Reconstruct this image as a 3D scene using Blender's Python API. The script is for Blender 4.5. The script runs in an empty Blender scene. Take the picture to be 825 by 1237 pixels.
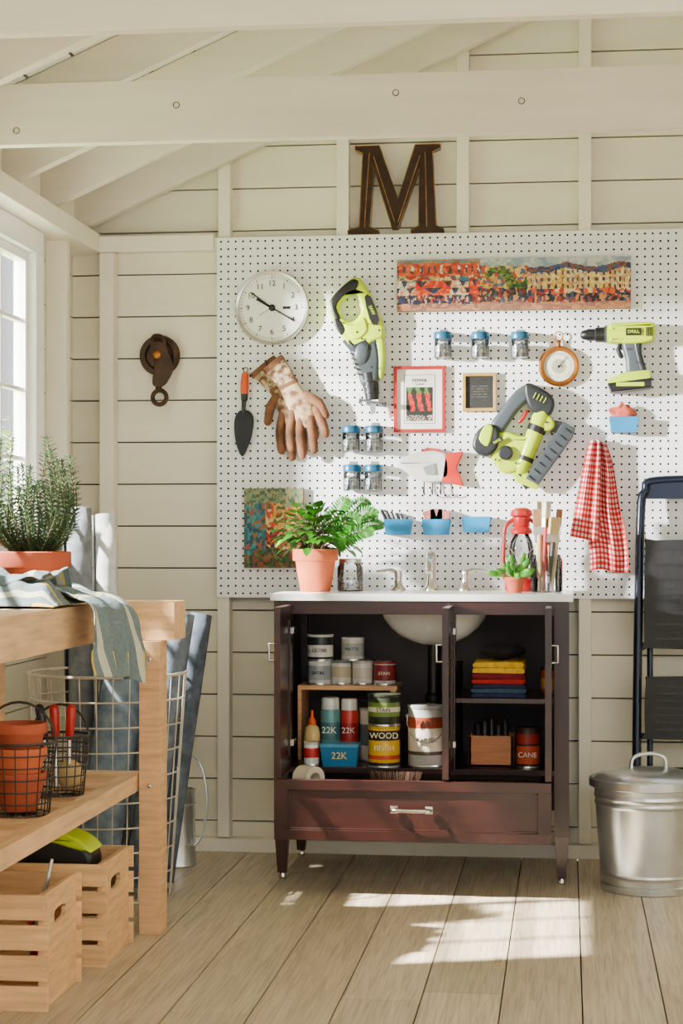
import bpy, bmesh, math, random
from math import sin, cos, pi, radians, sqrt, atan2, tan, floor
from mathutils import Vector, Matrix, noise
from mathutils.geometry import tessellate_polygon
random.seed(7)
R = random.random
def ru(a, b): return a + (b - a) * R()

# ---------------------------------------------------------------- survey of the room (metres)
F = 2250.0; D = 6.24; CZ = 1.067; HV = 650.0; TH = radians(6.9); TT = tan(TH)
def at(u, v, y=0.0):
    """world point on the vertical plane y (0 = stud face of the back wall)"""
    t = (u - 412.5) / F; yp = y + D
    x = yp * (t - TT) / (1 + t * TT)
    d = yp * cos(TH) - x * sin(TH)
    return Vector((x, y, CZ - (v - HV) / F * d))
def xu(u, y): return at(u, 0, y).x

# ---------------------------------------------------------------- materials
def lin(c):
    return tuple(((k / 255.0) / 12.92 if k / 255.0 <= .04045 else ((k / 255.0 + .055) / 1.055) ** 2.4) for k in c)
MC = {}
def mat(name, rgb, rough=.6, metal=0, var=.08, scale=12, stretch=(1, 1, 1), bump=0, vcol=False, emit=0, coat=0, trans=0, rgb2=None, lo=.3, hi=.7, sub=0):
    if name in MC: return MC[name]
    m = bpy.data.materials.new(name); m.use_nodes = True
    nt = m.node_tree; b = nt.nodes['Principled BSDF']
    c = lin(rgb)
    b.inputs['Roughness'].default_value = rough; b.inputs['Metallic'].default_value = metal
    if coat: b.inputs['Coat Weight'].default_value = coat; b.inputs['Coat Roughness'].default_value = .15
    tc = nt.nodes.new('ShaderNodeTexCoord'); mp = nt.nodes.new('ShaderNodeMapping')
    mp.inputs['Scale'].default_value = stretch
    nz = nt.nodes.new('ShaderNodeTexNoise'); nz.inputs['Scale'].default_value = scale; nz.inputs['Detail'].default_value = 6
    nt.links.new(tc.outputs['Object'], mp.inputs['Vector']); nt.links.new(mp.outputs[0], nz.inputs['Vector'])
    cr = nt.nodes.new('ShaderNodeValToRGB')
    cr.color_ramp.elements[0].position = lo; cr.color_ramp.elements[1].position = hi
    c0 = [max(0, k * (1 - var)) for k in c]; c1 = [min(1, k * (1 + var)) for k in c]
    if rgb2: c0 = c; c1 = lin(rgb2)
    cr.color_ramp.elements[0].color = (*c0, 1); cr.color_ramp.elements[1].color = (*c1, 1)
    nt.links.new(nz.outputs['Fac'], cr.inputs['Fac'])
    out = cr.outputs['Color']
    if vcol:
        at_ = nt.nodes.new('ShaderNodeAttribute'); at_.attribute_name = 'Col'
        mx = nt.nodes.new('ShaderNodeMix'); mx.data_type = 'RGBA'; mx.blend_type = 'MULTIPLY'; mx.inputs[0].default_value = 1
        nt.links.new(out, mx.inputs[6]); nt.links.new(at_.outputs['Color'], mx.inputs[7]); out = mx.outputs[2]
    nt.links.new(out, b.inputs['Base Color'])
    if bump:
        bp = nt.nodes.new('ShaderNodeBump'); bp.inputs['Strength'].default_value = bump; bp.inputs['Distance'].default_value = .01
        nt.links.new(nz.outputs['Fac'], bp.inputs['Height']); nt.links.new(bp.outputs[0], b.inputs['Normal'])
    if sub:
        b.inputs['Subsurface Weight'].default_value = sub; b.inputs['Subsurface Radius'].default_value = (.01, .01, .01)
    MC[name] = m
    return m
def glassmat(name='clear_glass', tint=(.96, .98, .98), bl=.3):
    if name in MC: return MC[name]
    m = bpy.data.materials.new(name); m.use_nodes = True; nt = m.node_tree; nt.nodes.clear()
    o = nt.nodes.new('ShaderNodeOutputMaterial'); mx = nt.nodes.new('ShaderNodeMixShader')
    t = nt.nodes.new('ShaderNodeBsdfTransparent'); t.inputs[0].default_value = (*tint, 1)
    g = nt.nodes.new('ShaderNodeBsdfGlossy'); g.inputs['Roughness'].default_value = .03
    lw = nt.nodes.new('ShaderNodeLayerWeight'); lw.inputs[0].default_value = bl
    nt.links.new(lw.outputs['Fresnel'], mx.inputs[0]); nt.links.new(t.outputs[0], mx.inputs[1]); nt.links.new(g.outputs[0], mx.inputs[2])
    nt.links.new(mx.outputs[0], o.inputs[0]); MC[name] = m
    return m
def floormat():
    m = mat('floor_boards', (203, 186, 162), .42, var=.14, scale=6, stretch=(6, .45, 1), bump=.1, vcol=True)
    nt = m.node_tree; b = nt.nodes['Principled BSDF']
    tc = nt.nodes.new('ShaderNodeTexCoord'); mp = nt.nodes.new('ShaderNodeMapping'); mp.inputs['Scale'].default_value = (60, 2.0, 1)
    n2 = nt.nodes.new('ShaderNodeTexNoise'); n2.inputs['Scale'].default_value = 2.2; n2.inputs['Detail'].default_value = 8; n2.inputs['Distortion'].default_value = .9
    nt.links.new(tc.outputs['Object'], mp.inputs[0]); nt.links.new(mp.outputs[0], n2.inputs['Vector'])
    cr = nt.nodes.new('ShaderNodeValToRGB'); cr.color_ramp.elements[0].position = .34; cr.color_ramp.elements[0].color = (.56, .52, .48, 1); cr.color_ramp.elements[1].position = .56; cr.color_ramp.elements[1].color = (1.0, 1.0, 1.0, 1)
    nt.links.new(n2.outputs['Fac'], cr.inputs[0])
    old = b.inputs['Base Color'].links[0].from_socket
    mx = nt.nodes.new('ShaderNodeMix'); mx.data_type = 'RGBA'; mx.blend_type = 'MULTIPLY'; mx.inputs[0].default_value = .7
    nt.links.new(old, mx.inputs[6]); nt.links.new(cr.outputs[0], mx.inputs[7])
    mp2 = nt.nodes.new('ShaderNodeMapping'); mp2.inputs['Scale'].default_value = (5.4, 1.6, 1)
    vo = nt.nodes.new('ShaderNodeTexVoronoi'); vo.inputs['Scale'].default_value = 1.0
    nt.links.new(tc.outputs['Object'], mp2.inputs[0]); nt.links.new(mp2.outputs[0], vo.inputs['Vector'])
    c3 = nt.nodes.new('ShaderNodeValToRGB'); c3.color_ramp.elements[0].position = .03; c3.color_ramp.elements[0].color = (.4, .3, .22, 1); c3.color_ramp.elements[1].position = .085; c3.color_ramp.elements[1].color = (1, 1, 1, 1)
    nt.links.new(vo.outputs['Distance'], c3.inputs[0])
    m3 = nt.nodes.new('ShaderNodeMix'); m3.data_type = 'RGBA'; m3.blend_type = 'MULTIPLY'; m3.inputs[0].default_value = .6
    nt.links.new(mx.outputs[2], m3.inputs[6]); nt.links.new(c3.outputs[0], m3.inputs[7]); nt.links.new(m3.outputs[2], b.inputs['Base Color'])
    return m

cream = mat('cream_paint', (234, 227, 206), .5, var=.04, scale=3, stretch=(1, 1, 4))
trimp = mat('trim_paint', (238, 232, 214), .45, var=.04, scale=4)
beamp_shaded = mat('beam_paint_shaded', (212, 204, 188), .5, var=.06, scale=5, stretch=(.5, 1, 4))  # paint greyed so the colour carries the beams' shade
roofp = mat('roof_board_paint', (250, 247, 238), .5, var=.04, scale=3)
gapshade = mat('gap_shade', (52, 44, 34), .9)  # dark backing colour, paints the shadow lines between boards
whitew = mat('window_paint', (248, 248, 245), .35, var=.02)
pegm = mat('pegboard_white', (243, 244, 246), .3, var=.01, scale=3)
pegh = mat('pegboard_hole_shade', (30, 25, 22), .9, var=.1)
pine = mat('pine_wood', (222, 178, 132), .55, var=.2, scale=9, stretch=(1, 1, 8), bump=.15, vcol=True)
pineY = mat('pine_wood_long', (216, 178, 136), .55, var=.24, scale=9, stretch=(6, .6, 6), bump=.15, vcol=True)
pineX = mat('pine_wood_cross', (224, 182, 134), .55, var=.2, scale=9, stretch=(.8, 6, 8), bump=.15, vcol=True)
floorm = floormat()
espresso = mat('espresso_wood', (42, 15, 12), .3, var=.35, scale=10, stretch=(3, 3, .7), coat=.15)
espX = mat('espresso_wood_h', (46, 16, 12), .3, var=.35, scale=10, stretch=(.7, 3, 4), coat=.15)
espin = mat('espresso_inside', (38, 19, 16), .5, var=.2)
marble = mat('white_marble', (238, 238, 236), .2, var=.04, scale=6)
chrome = mat('brushed_nickel', (205, 202, 196), .22, 1, var=.03)
steel = mat('galvanized_steel', (205, 210, 214), .28, .9, var=.16, scale=9, bump=.02)
lime = mat('lime_plastic', (190, 216, 0), .3, var=.03)
gray = mat('gray_plastic', (66, 74, 80), .42, var=.05)
dg = mat('dark_gray_plastic', (34, 38, 42), .4, var=.06)
black = mat('black_plastic', (18, 18, 20), .4, var=.1)
iron = mat('rusty_iron', (62, 40, 28), .5, .5, var=.5, scale=25, bump=.3)
terra = mat('terracotta', (202, 100, 58), .8, var=.14, scale=8, bump=.06)
terra2 = mat('terracotta_dark', (166, 74, 44), .8, var=.2, scale=8, bump=.06)
soil = mat('soil', (50, 36, 28), .95, var=.4, scale=60, bump=.5)
bluep = mat('blue_plastic', (4, 128, 184), .35, var=.04)
bluelid = mat('blue_lid', (20, 90, 126), .35, .2, var=.05)
screws = mat('screw_pile', (110, 114, 118), .4, .4, rgb2=(222, 222, 222), scale=130, lo=.42, hi=.58)
glass = glassmat(); jarglass = glassmat('jar_glass', (.92, .95, .96), .45)
paint = mat('painted_surface', (255, 255, 255), .6, var=.03, scale=30, vcol=True)
cloth = mat('cotton_cloth', (255, 255, 255), .9, var=.1, scale=90, vcol=True, bump=.25)
brass = mat('aged_brass', (172, 108, 44), .35, .85, var=.25, scale=20)
bronze = mat('letter_bronze', (50, 32, 22), .42, .5, var=.45, scale=30, bump=.1)
edgebr = mat('letter_edge', (160, 114, 62), .45, .6, var=.4, scale=40)
red = mat('red_paint', (168, 14, 12), .35, var=.1)
redframe = mat('red_frame', (186, 12, 22), .4, var=.1)
wirew = mat('wire_pale', (214, 206, 190), .45, .3, var=.15)
wired = mat('wire_dark', (60, 56, 54), .5, .6, var=.2)
orange = mat('orange_plastic', (232, 84, 6), .4)
leafm = mat('leaf_green', (66, 140, 30), .45, var=.35, scale=14, vcol=True)
rosem = mat('rosemary_green', (58, 84, 48), .6, var=.35, scale=20, vcol=True)
stemm = mat('plant_stem', (92, 84, 50), .8)
ceramic = mat('sink_ceramic', (236, 236, 232), .15, var=.01)

# ---------------------------------------------------------------- mesh builder
RX = Matrix.Rotation(radians(90), 4, 'X')      # local Z -> towards viewer (-Y)
RY = Matrix.Rotation(radians(90), 4, 'Y')      # local Z -> +X
TR = Matrix.Translation
I4 = Matrix.Identity(4)
W = (1, 1, 1)
def area2(l): return sum(l[i][0] * l[(i + 1) % len(l)][1] - l[(i + 1) % len(l)][0] * l[i][1] for i in range(len(l)))
class M:
    def __init__(s, name):
        s.name = name; s.v = []; s.f = []; s.m = []; s.c = []; s.mats = []; s.T = Matrix.Identity(4)
    def add(s, vs, fs, mt, col=None):
        o = len(s.v); T = s.T
        s.v += [T @ Vector(p) for p in vs]
        if mt not in s.mats: s.mats.append(mt)
        k = s.mats.index(mt)
        for i, f in enumerate(fs):
            s.f.append([a + o for a in f]); s.m.append(k)
            s.c.append(col[i] if isinstance(col, list) else (col or W))
    def box(s, c, size, mt, rot=None, col=None, taper=1.0):
        x, y, z = (k / 2 for k in size)
        vs = [Vector((a * x * (taper if cc < 0 else 1), b * y * (taper if cc < 0 else 1), cc * z)) for cc in (-1, 1) for b in (-1, 1) for a in (-1, 1)]
        if rot:
            Rm = Matrix.Rotation(rot[2], 3, 'Z') @ Matrix.Rotation(rot[1], 3, 'Y') @ Matrix.Rotation(rot[0], 3, 'X')
            vs = [Rm @ p for p in vs]
        vs = [p + Vector(c) for p in vs]
        s.add(vs, [(0, 2, 3, 1), (4, 5, 7, 6), (0, 1, 5, 4), (2, 6, 7, 3), (0, 4, 6, 2), (1, 3, 7, 5)], mt, col)
    def bx(s, x0, x1, y0, y1, z0, z1, mt, col=None):
        s.box(((x0 + x1) / 2, (y0 + y1) / 2, (z0 + z1) / 2), (abs(x1 - x0), abs(y1 - y0), abs(z1 - z0)), mt, col=col)
    def lathe(s, prof, mt, c=(0, 0, 0), n=28, sx=1, sy=1, cap=True, col=None):
        vs = []; rings = []
        for r, z in prof:
            if r < 1e-6: rings.append([len(vs)]); vs.append((c[0], c[1], c[2] + z))
            else:
                rings.append(list(range(len(vs), len(vs) + n)))
                for i in range(n):
                    a = 2 * pi * i / n; vs.append((c[0] + r * cos(a) * sx, c[1] + r * sin(a) * sy, c[2] + z))
        fs = []
        for a, b in zip(rings, rings[1:]):
            for i in range(n):
                j = (i + 1) % n
                if len(a) == 1 and len(b) == 1: continue
                if len(a) == 1: fs.append((a[0], b[i], b[j]))
                elif len(b) == 1: fs.append((a[i], a[j], b[0]))
                else: fs.append((a[i], a[j], b[j], b[i]))
        if cap:
            if len(rings[0]) > 1: fs.append(tuple(reversed(rings[0])))
            if len(rings[-1]) > 1: fs.append(tuple(rings[-1]))
        s.add(vs, fs, mt, col)
    def tube(s, pts, r, mt, n=8, closed=False, fy=1.0, rnd=False, col=None):
        pts = [Vector(p) for p in pts]; N = len(pts)
        rs = list(r) if isinstance(r, (list, tuple)) else [r] * N
        if rnd:
            d0 = (pts[0] - pts[1]).normalized(); d1 = (pts[-1] - pts[-2]).normalized()
            a = [(pts[0] + d0 * rs[0] * .9, rs[0] * .35), (pts[0] + d0 * rs[0] * .6, rs[0] * .75)]
            b = [(pts[-1] + d1 * rs[-1] * .6, rs[-1] * .75), (pts[-1] + d1 * rs[-1] * .9, rs[-1] * .35)]
            pts = [p for p, _ in a] + pts + [p for p, _ in b]; rs = [q for _, q in a] + rs + [q for _, q in b]; N = len(pts)
        vs = []; nrm = None
        for i, p in enumerate(pts):
            if closed: t = (pts[(i + 1) % N] - pts[i - 1])
            else: t = pts[min(i + 1, N - 1)] - pts[max(i - 1, 0)]
            t = t.normalized() if t.length > 1e-9 else Vector((0, 0, 1))
            if nrm is None: nrm = t.cross(Vector((0, 1, 0)) if abs(t.y) < .9 else Vector((1, 0, 0)))
            nrm = (nrm - t * nrm.dot(t)).normalized(); bn = t.cross(nrm)
            for k in range(n):
                a = 2 * pi * k / n; o = (nrm * cos(a) + bn * sin(a)) * rs[i]
                o.y *= fy; vs.append(p + o)
        fs = []
        for i in range(N if closed else N - 1):
            j = (i + 1) % N
            for k in range(n):
                l = (k + 1) % n; fs.append((i * n + k, i * n + l, j * n + l, j * n + k))
        if not closed:
            fs.append(tuple(reversed(range(n)))); fs.append(tuple(range((N - 1) * n, N * n)))
        s.add(vs, fs, mt, col)
    def torus(s, c, R_, r, mt, axis='Y', n=28, m=8):
        pts = []
        for i in range(n):
            a = 2 * pi * i / n; q = (cos(a) * R_, sin(a) * R_)
            pts.append({'Y': (c[0] + q[0], c[1], c[2] + q[1]), 'Z': (c[0] + q[0], c[1] + q[1], c[2]), 'X': (c[0], c[1] + q[0], c[2] + q[1])}[axis])
        s.tube(pts, r, mt, m, closed=True)
    def prism(s, poly, y0, y1, mt, holes=(), col=None, rad=0):
        """extruded outline; rad rounds the front (y0) edge"""
        loops = [list(poly)] + [list(h) for h in holes]
        for i, l in enumerate(loops):
            A = area2(l)
            if (A < 0) == (i == 0): l.reverse()
        def off(l, d):
            out = []; n = len(l)
            for i in range(n):
                a, b, c = l[i - 1], l[i], l[(i + 1) % n]
                t = Vector((c[0] - a[0], c[1] - a[1]))
                if t.length < 1e-9: out.append(b); continue
                t.normalize(); out.append((b[0] - t.y * d, b[1] + t.x * d))
            return out
        steps = [(0, y1), (0, y0)] if not rad else [(0, y1), (0, y0 + rad), (rad * .1, y0 + rad * .56), (rad * .32, y0 + rad * .27), (rad * .62, y0 + rad * .08), (rad, y0)]
        layers = []
        for d, y in steps: layers.append(([[q for q in (off(l, d) if d else l)] for l in loops], y))
        vs = []; n = sum(len(l) for l in loops)
        for ls, y in layers:
            for l in ls: vs += [(p[0], y, p[1]) for p in l]
        tris = tessellate_polygon([[Vector((p[0], p[1], 0)) for p in l] for l in loops])
        K = len(layers) - 1
        fs = [tuple(t) for t in tris] + [tuple(a + n * K for a in reversed(t)) for t in tris]
        for q in range(K):
            o = 0
            for l in loops:
                k = len(l)
                for i in range(k):
                    j = (i + 1) % k; fs.append((q * n + o + i, q * n + o + j, (q + 1) * n + o + j, (q + 1) * n + o + i))
                o += k
        s.add(vs, fs, mt, col)
    def sheet(s, fn, nu, nv, mt, cf=None):
        vs = [fn(i / nu, j / nv) for j in range(nv + 1) for i in range(nu + 1)]
        fs = []; cs = []
        for j in range(nv):
            for i in range(nu):
                a = j * (nu + 1) + i; fs.append((a, a + 1, a + nu + 2, a + nu + 1))
                cs.append(cf((i + .5) / nu, (j + .5) / nv) if cf else W)
        s.add(vs, fs, mt, cs)
    def ball(s, c, r, mt, n=16, m=10):
        r = (r, r, r) if isinstance(r, (int, float)) else r
        prof = [(sin(pi * i / m), -cos(pi * i / m)) for i in range(m + 1)]; prof[0] = (0, -1); prof[-1] = (0, 1)
        T = s.T; s.T = T @ TR(Vector(c)) @ Matrix.Diagonal((*r, 1)); s.lathe(prof, mt, n=n); s.T = T
    def text(s, txt, c, size, mt, depth=.0008, rotz=0):
        cu = bpy.data.curves.new('t', 'FONT'); cu.body = txt; cu.size = size; cu.align_x = 'CENTER'; cu.align_y = 'CENTER'; cu.extrude = depth
        cu.resolution_u = 3
        ob = bpy.data.objects.new('t', cu); bpy.context.collection.objects.link(ob)
        dg = bpy.context.evaluated_depsgraph_get(); me = ob.evaluated_get(dg).to_mesh()
        vs = []
        for q in me.vertices:
            x, z = q.co.x, q.co.y; x, z = x * cos(rotz) - z * sin(rotz), x * sin(rotz) + z * cos(rotz)
            vs.append((c[0] + x, c[1] - q.co.z, c[2] + z))
        fs = [tuple(p.vertices) for p in me.polygons]
        s.add(vs, fs, mt)
        ob.evaluated_get(dg).to_mesh_clear(); bpy.data.objects.remove(ob)
    def leaf(s, p, d, L, w, mt, col=W, droop=.3, up=Vector((0, 0, 1))):
        d = d.normalized(); sd = d.cross(up)
        if sd.length < .05: sd = Vector((1, 0, 0))
        sd.normalize(); nn = sd.cross(d)
        P = lambda t, k, h: p + d * L * t + sd * w * k + nn * h * L - Vector((0, 0, 1)) * droop * L * t * t
        vs = [P(0, 0, 0), P(.3, -.5, .06), P(.35, 0, 0), P(.3, .5, .06), P(.7, -.38, .05), P(.72, 0, 0), P(.7, .38, .05), P(1, 0, 0)]
        s.add(vs, [(0, 1, 2), (0, 2, 3), (1, 4, 5, 2), (2, 5, 6, 3), (4, 7, 5), (5, 7, 6)], mt, col)
    def done(s, loc=(0, 0, 0), rot=(0, 0, 0), bevel=0, angle=38, seg=2, sub=0, solid=0):
        me = bpy.data.meshes.new(s.name); me.from_pydata([tuple(p) for p in s.v], [], s.f)
        for q in s.mats: me.materials.append(q)
        me.polygons.foreach_set('material_index', s.m)
        me.polygons.foreach_set('use_smooth', [True] * len(s.f))
        if any(c is not W for c in s.c):
            ca = me.color_attributes.new('Col', 'FLOAT_COLOR', 'CORNER'); buf = []
            for p, c in zip(me.polygons, s.c): buf += [c[0], c[1], c[2], 1.0] * p.loop_total
            ca.data.foreach_set('color', buf)
        else:
            ca = me.color_attributes.new('Col', 'FLOAT_COLOR', 'CORNER'); ca.data.foreach_set('color', [1.0] * (4 * len(me.loops)))
        bm = bmesh.new(); bm.from_mesh(me); bmesh.ops.recalc_face_normals(bm, faces=bm.faces); bm.to_mesh(me); bm.free()
        me.set_sharp_from_angle(angle=radians(angle)); me.update()
        ob = bpy.data.objects.new(s.name, me); bpy.context.collection.objects.link(ob)
        ob.location = loc; ob.rotation_euler = rot
        if solid: k = ob.modifiers.new('solid', 'SOLIDIFY'); k.thickness = solid
        if sub: k = ob.modifiers.new('sub', 'SUBSURF'); k.levels = sub; k.render_levels = sub
        if bevel:
            k = ob.modifiers.new('bevel', 'BEVEL'); k.width = bevel; k.segments = seg; k.limit_method = 'ANGLE'; k.angle_limit = radians(40)
        return ob
def smooth(pts, k=6, closed=False):
    P = [Vector(p) for p in pts]; n = len(P); out = []
    for i in range(n if closed else n - 1):
        a, b, c, d = (P[(i - 1) % n] if closed or i > 0 else P[0]), P[i], P[(i + 1) % n], (P[(i + 2) % n] if closed or i + 2 < n else P[-1])
        for j in range(k):
            t = j / k; out.append(.5 * ((2 * b) + (c - a) * t + (2 * a - 5 * b + 4 * c - d) * t * t + (3 * b - a - 3 * c + d) * t ** 3))
    if not closed: out.append(P[-1])
    return out
def sm2(pts, k=4): return [(p.x, p.y) for p in smooth([(a, b, 0) for a, b in pts], k, True)]
def ol(pts, cu, cv, s=360.0, sm=0):
    q = [((u - cu) / s, (cv - v) / s) for u, v in pts]
    return sm2(q, sm) if sm else q
def nz(x, y, z=0): return noise.noise(Vector((x, y, z)))

# ================================================================ ROOM SHELL
XL = -1.70; XR = 2.6; RIDGE = .45; YF = -7.6
def roofz(x): return 2.26 + .44 * (x + 1.6) if x < RIDGE else 2.26 + .44 * (RIDGE + 1.6) - .44 * (x - RIDGE)
w = M('wall_back'); z = 1.689 - .1445 * 12
def lim(z_):
    a = max(XL - .05, -1.6 + (z_ - 2.255) / .44); return a, min(XR, 2 * RIDGE - a)
while z < 3.15:
    z0 = max(z, 0); z1 = z + .1395
    if z1 > 0.01:
        a0, b0 = lim(z0); a1, b1_ = lim(z1)
        if b1_ <= a1: a1 = b1_ = RIDGE
        if b0 > a0: w.prism([(a0, z0), (b0, z0), (b1_, z1), (a1, z1)], .06, .08, cream)
    z += .1445
w.bx(XL - .05, XR, .083, .10, 0, 2.2, gapshade)
w.prism([(XL - .05, 2.2), (XR, 2.2), (RIDGE, 3.14)], .083, .10, gapshade)
w.done()
for k in range(-1, 10):
    xs = xu(262.5, 0) + .4064 * k
    if k == -1:
        m = M('trim_1'); m.bx(xu(120, 0), xu(137, 0), 0, .06, .05, 2.045, trimp); m.done(bevel=.002); continue
    m = M('trim_%d' % (k + 2))
    m.bx(xs, xs + .042, 0, .06, .05, 2.05, trimp)
    m.bx(xs, xs + .042, 0.012, .06, 2.09, roofz(xs) - .01, trimp)
    m.done(bevel=.002)
m = M('trim_20'); m.bx(XL + .05, XR, 0, .06, 2.05, 2.09, trimp); m.bx(XL + .05, xu(262, 0) - .01, -.012, 0, 2.045, 2.10, trimp); m.done(bevel=.002)
m = M('baseboard_back'); m.bx(XL + .05, XR, .0, .06, 0, .045, trimp); m.done(bevel=.002)
# pegboard with real holes, dark brown walls and backing sheet paint in cavity shade
pb = M('pegboard'); P0 = (xu(263, 0), .867); C = .0254; NX, NZ = 84, 48; hr = .0039; th = .008
sq = [(1, 0), (1, 1), (0, 1), (-1, 1), (-1, 0), (-1, -1), (0, -1), (1, -1)]
vs = []; f1 = []; f2 = []
for j in range(NZ):
    for i in range(NX):
        cx = P0[0] + (i + .5) * C; cz = P0[1] + (j + .5) * C; o = len(vs)
        for a, b in sq: vs.append((cx + a * C / 2, -th, cz + b * C / 2))
        for k in range(8): vs.append((cx + hr * cos(k * pi / 4), -th, cz + hr * sin(k * pi / 4)))
        for k in range(8): vs.append((cx + hr * cos(k * pi / 4), -.002, cz + hr * sin(k * pi / 4)))
        for k in range(8):
            l = (k + 1) % 8; f1.append((o + k, o + l, o + 8 + l, o + 8 + k)); f2.append((o + 8 + k, o + 8 + l, o + 16 + l, o + 16 + k))
pb.add(vs, f1, pegm); pb.add(vs, f2, pegh)
X1 = P0[0] + NX * C; Z1 = P0[1] + NZ * C
pb.bx(P0[0] + .001, X1 - .001, -.002, 0, P0[1] + .001, Z1 - .001, pegh)
for q in [(P0[0] - .001, P0[0], P0[1], Z1), (X1, X1 + .001, P0[1], Z1), (P0[0], X1, P0[1] - .001, P0[1]), (P0[0], X1, Z1, Z1 + .001)]:
    pb.bx(q[0], q[1], -th, 0, q[2], q[3], pegm)
pb.done()
# floor planks
f = M('floor'); x = -2.0
while x < XR:
    wd = .185; y = YF - ru(0, 1.2)
    while y < .08:
        L = ru(1.6, 2.6); g = ru(.84, 1.08); c = (g * ru(.98, 1.02), g, g * ru(.95, 1.0))
        y0, y1 = max(y, YF), min(y + L, .085)
        if y1 > y0: f.bx(x + .0018, x + wd - .0018, y0 + .001, y1 - .001, -.02, 0, floorm, c)
        y += L
    x += wd
f.bx(-2.0, XR, YF, .085, -.04, -.0205, gapshade)
f.done()
# left wall
wl = M('wall_left'); WY0, WY1 = 4.2 - D, 5.73 - D; WZ0, WZ1 = 1.10, 1.97
VY0, VY1 = 1.0 - D, 3.2 - D
z = 1.689 - .1445 * 12
while z < 2.2:
    z0 = max(z, 0); z1 = z + .1405
    segs = [(YF, .085)]
    if z1 > WZ0 and z0 < WZ1: segs = [(YF, VY0), (VY1, WY0), (WY1, .085)]
    if z1 > 0.01:
        for a, b in segs: wl.bx(XL - .02, XL, a, b, z0, min(z1, 2.2), cream)
    z += .1445
wl.bx(XL - .04, XL - .022, YF, .085, 0, WZ0 - .1, gapshade); wl.bx(XL - .04, XL - .022, YF, .085, WZ1 + .05, 2.2, gapshade)
for a, b in ((WY1, .085), (VY1, WY0), (YF, VY0)): wl.bx(XL - .041, XL - .023, a, b, 0.001, 2.199, gapshade)
wl.done()
m = M('trim_21'); m.bx(-1.72, -1.59, YF, .05, 2.045, 2.11, trimp); m.bx(-1.72, -1.66, YF, .05, 2.11, 2.24, trimp)
m.done(bevel=.003)
m = M('trim_22'); m.bx(-1.71, -1.66, YF, .0, 0, .09, trimp); m.done(bevel=.003)
k = 23
for yy in (5.98 - D, 3.7 - D, .7 - D):
    m = M('trim_%d' % k); k += 1; m.bx(-1.70, -1.63, yy - .02, yy + .02, .09, 2.045, trimp); m.done(bevel=.002)
def window(name, y0, y1, z0, z1, ny, nzz):
    m = M(name); c = .085
    for a, b, p, q in [(y0 - c, y0, z0, z1), (y1, y1 + c, z0, z1), (y0 - c, y1 + c, z1, z1 + c - .011)]:
        m.bx(-1.735, -1.665, a, b, p, q, whitew)
    m.bx(-1.72, -1.625, y0 - c - .02, y1 + c + .02, z0 - .035, z0, whitew); m.bx(-1.70, -1.672, y0 - c, y1 + c, z0 - .12, z0 - .035, whitew)
    for a, b in [(y0, y0 + .03), (y1 - .03, y1), ((y0 + y1) / 2 - .018, (y0 + y1) / 2 + .018)]: m.bx(-1.73, -1.69, a, b, z0 + .001, z1 - .001, whitew)
    for a, b in [(z0 + .0005, z0 + .04), (z1 - .03, z1 - .0005)]: m.bx(-1.731, -1.691, y0 + .0005, y1 - .0005, a, b, whitew)
    for i in range(1, ny):
        y = y0 + (y1 - y0) * i / ny; m.bx(-1.722, -1.70, y - .007, y + .007, z0 + .04, z1 - .03, whitew)
    for i in range(1, nzz):
        z = z0 + (z1 - z0) * i / nzz; m.bx(-1.721, -1.701, y0 + .03, y1 - .03, z - .007, z + .007, whitew)
    m.add([(-1.712, y0, z0), (-1.712, y1, z0), (-1.712, y1, z1), (-1.712, y0, z1)], [(0, 1, 2, 3)], glass)
    m.done(bevel=.002)
window('window_1', WY0, WY1, WZ0, WZ1, 6, 4)
window('unseen_light_window', VY0, VY1, WZ0, WZ1, 8, 4)  # unseen window, added to let more light in
# right wall
wr = M('wall_right'); z = 0
while z < 2.25:
    wr.bx(XR, XR + .02, YF, .085, z, min(z + .1405, 2.25), cream); z += .1445
wr.bx(XR + .022, XR + .04, YF, .085, 0, 2.25, gapshade); wr.done()
# roof boards
SL = atan2(.44, 1)
ce = M('ceiling'); L = 0
EX = -1.84
tot = (RIDGE - EX) / cos(SL)
while L < tot:
    cx = EX + (L + .065) * cos(SL); cz = roofz(cx) + .012
    ce.box((cx, (YF + .1) / 2, cz), (.129, .1 - YF, .018), roofp, rot=(0, -SL, 0))
    cx2 = 2 * RIDGE - cx; ce.box((cx2, (YF + .1) / 2, cz), (.129, .1 - YF, .018), roofp, rot=(0, SL, 0))
    L += .138
for sgn in (1, -1):
    xm = (EX + RIDGE) / 2; xx = xm if sgn > 0 else 2 * RIDGE - xm
    ce.box((xx, (YF + .1) / 2, roofz(xm) + .045), (tot + .05, .1 - YF, .02), gapshade, rot=(0, -SL * sgn, 0))
ce.done()
i = 40
y = -.03
while y > YF:
    m = M('trim_%d' % i); i += 1
    for sgn in (1, -1):
        def X(x): return x if sgn > 0 else 2 * RIDGE - x
        poly = [(X(EX + .02), roofz(EX + .02)), (X(RIDGE), roofz(RIDGE)), (X(RIDGE), roofz(RIDGE) - .13), (X(EX + .02), roofz(EX + .02) - .13)]
        m.prism(poly, y - .04, y, beamp_shaded)
    m.done(bevel=.003); y -= .41
def beam(name, y, marks=()):
    m = M(name); m.bx(XL, XR, y, y + .04, 2.11, 2.27, beamp_shaded)
    for x_, z_ in marks:
        m.torus((x_, y - .001, z_), .008, .0012, iron, n=14, m=5)
    m.done(bevel=.004)
b1 = 4.8 - D
beam('trim_60', b1, [(at(213, 127, b1).x, at(213, 127, b1).z), (at(478, 112, b1).x, at(478, 112, b1).z), (at(630, 122, b1).x, at(630, 122, b1).z), (at(20, 158, b1).x, at(20, 158, b1).z)])
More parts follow.
